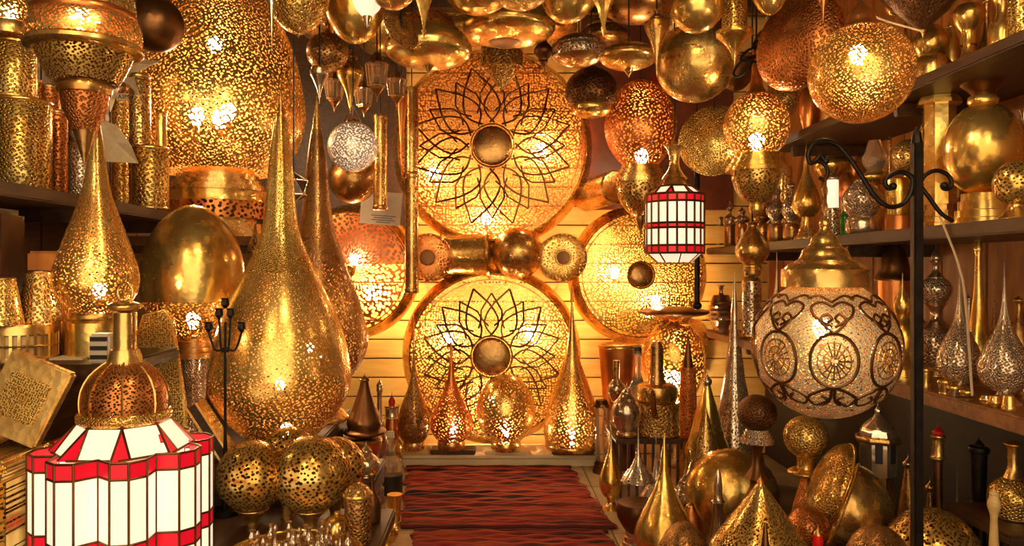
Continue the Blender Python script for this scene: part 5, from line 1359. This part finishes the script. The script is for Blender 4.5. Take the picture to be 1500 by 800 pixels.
FL('turned_post', 'glossy black turned post under the lower shelf', 1434, [('knob', 'iron', 'onion', 638, 658, 7), ('head', 'iron', 'ring', 654, 664, 14), ('shaft', 'iron', 'taper', 662, 738, 11), ('ring', 'silver', 'ring', 734, 742, 12), ('foot', 'iron', 'foot', 740, 930, 22)], 'post')
sb = empty('wooden_stool', (1.73, 2.42, 0), 'dark wooden stool under the engraved brass vase', 'stool')
bev_box('seat', -0.18, 0.18, -0.17, 0.17, 0.47, 0.50, WOOD_DARK, sb)
for sx in (-.15, .15):
    for sy in (-.14, .14): bev_box('leg', sx - .018, sx + .018, sy - .018, sy + .018, 0, .47, WOOD_DARK, sb)
bev_box('stretcher', -.15, .15, -.155, -.13, .25, .28, WOOD_MID, sb)
T('brass_vase', 'engraved brass vase with long neck on the stool at the right frame edge', 'vase', 1484, 2.42, [('lip', 'gold', 'flat', 646, 656, 12), ('neck', 'brass', _cat([(0, .6), (.3, .5), (.7, .55), (1, 1)]), 654, 702, 14), ('body', 'cgold:7', _cat([(0, .4), (.2, .8), (.5, 1), (.8, .9), (1, .8)]), 700, 755, 33), ('foot', 'brass', 'ring', 752, yb(.50, 2.42), 26)], zb=.50)
FL('turned_post', 'pale turned wooden post at the bottom right beside the stool', 1456, [('knob', 'pale', 'onion', 712, 728, 6), ('shaft', 'pale', 'baluster', 724, 1050, 10)], 'post')
# ------------------------------------------------------------------ added fill lamps over the shop front, out of view, to light the display
for x, y, z in ((-0.9, 0.35, 2.55), (0.8, 0.2, 2.6), (0.0, 1.1, 2.75)):
    lab = {-0.9: 'added fill bulb pendant out of view over the shop front at the left', 0.8: 'added fill bulb pendant out of view over the shop front at the right', 0.0: 'added fill bulb pendant out of view above the viewer'}[x]
    r_ = empty('fill_pendant', (x, y, z), lab, 'pendant lamp')
    v, f = lathe([(.16, .02), (.12, .05), (.06, .10), (.0, .14)], 28, cap=False)
    mesh_obj('shade', v, f, metal('brass'), r_)
    bulb(r_, (0, 0, 0.0), 0.035, BULB_WALL)
    v, f = tube_data([(0, 0, .15), (0, 0, CEIL - z)], .004, 6)
    mesh_obj('hanging_cord', v, f, CORD, r_)
# ------------------------------------------------------------------ second rows on shelves and floor
BK = 1.87
for fn, nm, lab, cat_, x, y0, hw, mc, sh in [
    (B, 'brass_bottle', 'brass bottle in the back row behind the yellow box by the iron post', 'bottle', 1303, 196, 8, 'brass', 'bottle'),
    (B, 'copper_jar', 'small copper jar in the back row behind the silver filigree jar', 'jar', 1252, 232, 12, 'copper', 'urn'),
    (B, 'tall_vase', 'tall brown vase in the back row between column lamp and disc lamp', 'vase', 1400, 170, 13, 'antique', 'vase'),
    (B, 'brass_bottle', 'golden bottle in the back row just behind the iron post', 'bottle', 1352, 176, 8, 'gold', 'bottle'),
    (C, 'dark_kettle', 'dark kettle in the back row behind the iron post on the lower shelf', 'kettle', 1342, 452, 18, 'dark', 'pot'),
    (C, 'silver_flask', 'slim silver flask in the back row behind the pale cable', 'flask', 1419, 428, 10, 'silver', 'bottle'),
    (C, 'brass_jar', 'dull brass jar in the back row at the right frame edge of the lower shelf', 'jar', 1492, 430, 16, 'antique', 'urn'),
    (C, 'copper_pot', 'copper pot on the lower shelf left of the rosette globe', 'pot', 1122, 452, 13, 'copper', 'pot'),
    (C, 'brass_jar', 'engraved brass jar on the lower shelf hidden partly by the rosette globe', 'jar', 1160, 430, 15, 'cgold:6', 'urn'),
    (A, 'brass_jar', 'squat golden jar in the back row of the top shelf', 'jar', 1392, 30, 14, 'gold', 'pot'),
    (A, 'brass_bottle', 'dark brass bottle in the back row between the two slim vases', 'bottle', 1445, -8, 12, 'antique', 'bottle'),
    (A, 'copper_jar', 'copper jar in the back row of the top shelf beside the engraved jar', 'jar', 1315, 70, 11, 'copper', 'urn')]:
    kw = {} if fn is A else {'X': BK if x > 1200 else 1.66}
    parts_ = [('body', mc, sh, y0 + 10, 600 if fn is C else (340 if fn is B else 130), hw), ('lid', 'brass' if mc != 'silver' else 'silver', 'onion', y0, y0 + 14, hw * .45)]
    if fn is A: SH_T(S1, BK, nm, lab, cat_, x, parts_, group=G1)
    else: fn(nm, lab, cat_, x, parts_, **kw)
FL('silver_pot', 'small silver pot on the floor between coffee pot stool and half dome dish', 1003, [('body', 'csilver:6', 'pot', 706, 768, 20), ('lid', 'silver', 'onion', 690, 712, 9), ('foot', 'antique', 'ring', 764, 776, 14)], 'pot')
FL('drop_bottle', 'dim silver drop bottle in the dark under the lower shelf', 1402, [('body', 'csilver:6', 'drop', 690, 860, 22), ('foot', 'dark', 'foot', 856, 885, 16)], 'bottle')
FL('brass_bell', 'dull brass bell lamp in the dark right of the iron post', 1362, [('knob', 'brass', 'onion', 700, 720, 6), ('body', 'antique', 'bell', 716, 850, 13)])
FL('small_jar', 'little copper jar on the floor beside the golden drop lamp', 1012, [('body', 'copper', 'pot', 742, 806, 17), ('lid', 'brass', 'onion', 728, 748, 7)], 'jar')
for lab, cx, Y, y0, y1, hw, mc, sh in [
    ('small golden ball pendant above the dark pointed bowl', 1312, 2.9, -12, 24, 16, 'gold', 'ball'),
    ('copper drop pendant between long oval dish and upper globe', 1206, 2.7, -20, 34, 14, 'copper', 'itip'),
    ('narrow brass drop pendant beside the giant lamp top', 398, 2.75, -30, 78, 9, 'silver', 'itip'),
    ('engraved ball pendant half hidden behind the lit bow lamp', 1150, 4.2, 122, 170, 22, 'cbrass:6', 'ball')]:
    H('small_pendant', lab, cx, Y, [('body', mc, sh, y0, y1, hw), ('cap', 'antique', 'neck', y0 - 10, y0 + 2, hw * .5)])
for lab, x, y0, X, hw, mc in [
    ('back row engraved tube at the far left of the left shelf', 46, 118, -1.88, 13, 'cbrass:6'),
    ('back row copper tube on the left shelf behind the silvery cylinder', 140, 150, -1.87, 12, 'ccopper:6')]:
    shelf_cyl(lab, x, y0, hw, mc, X=X)
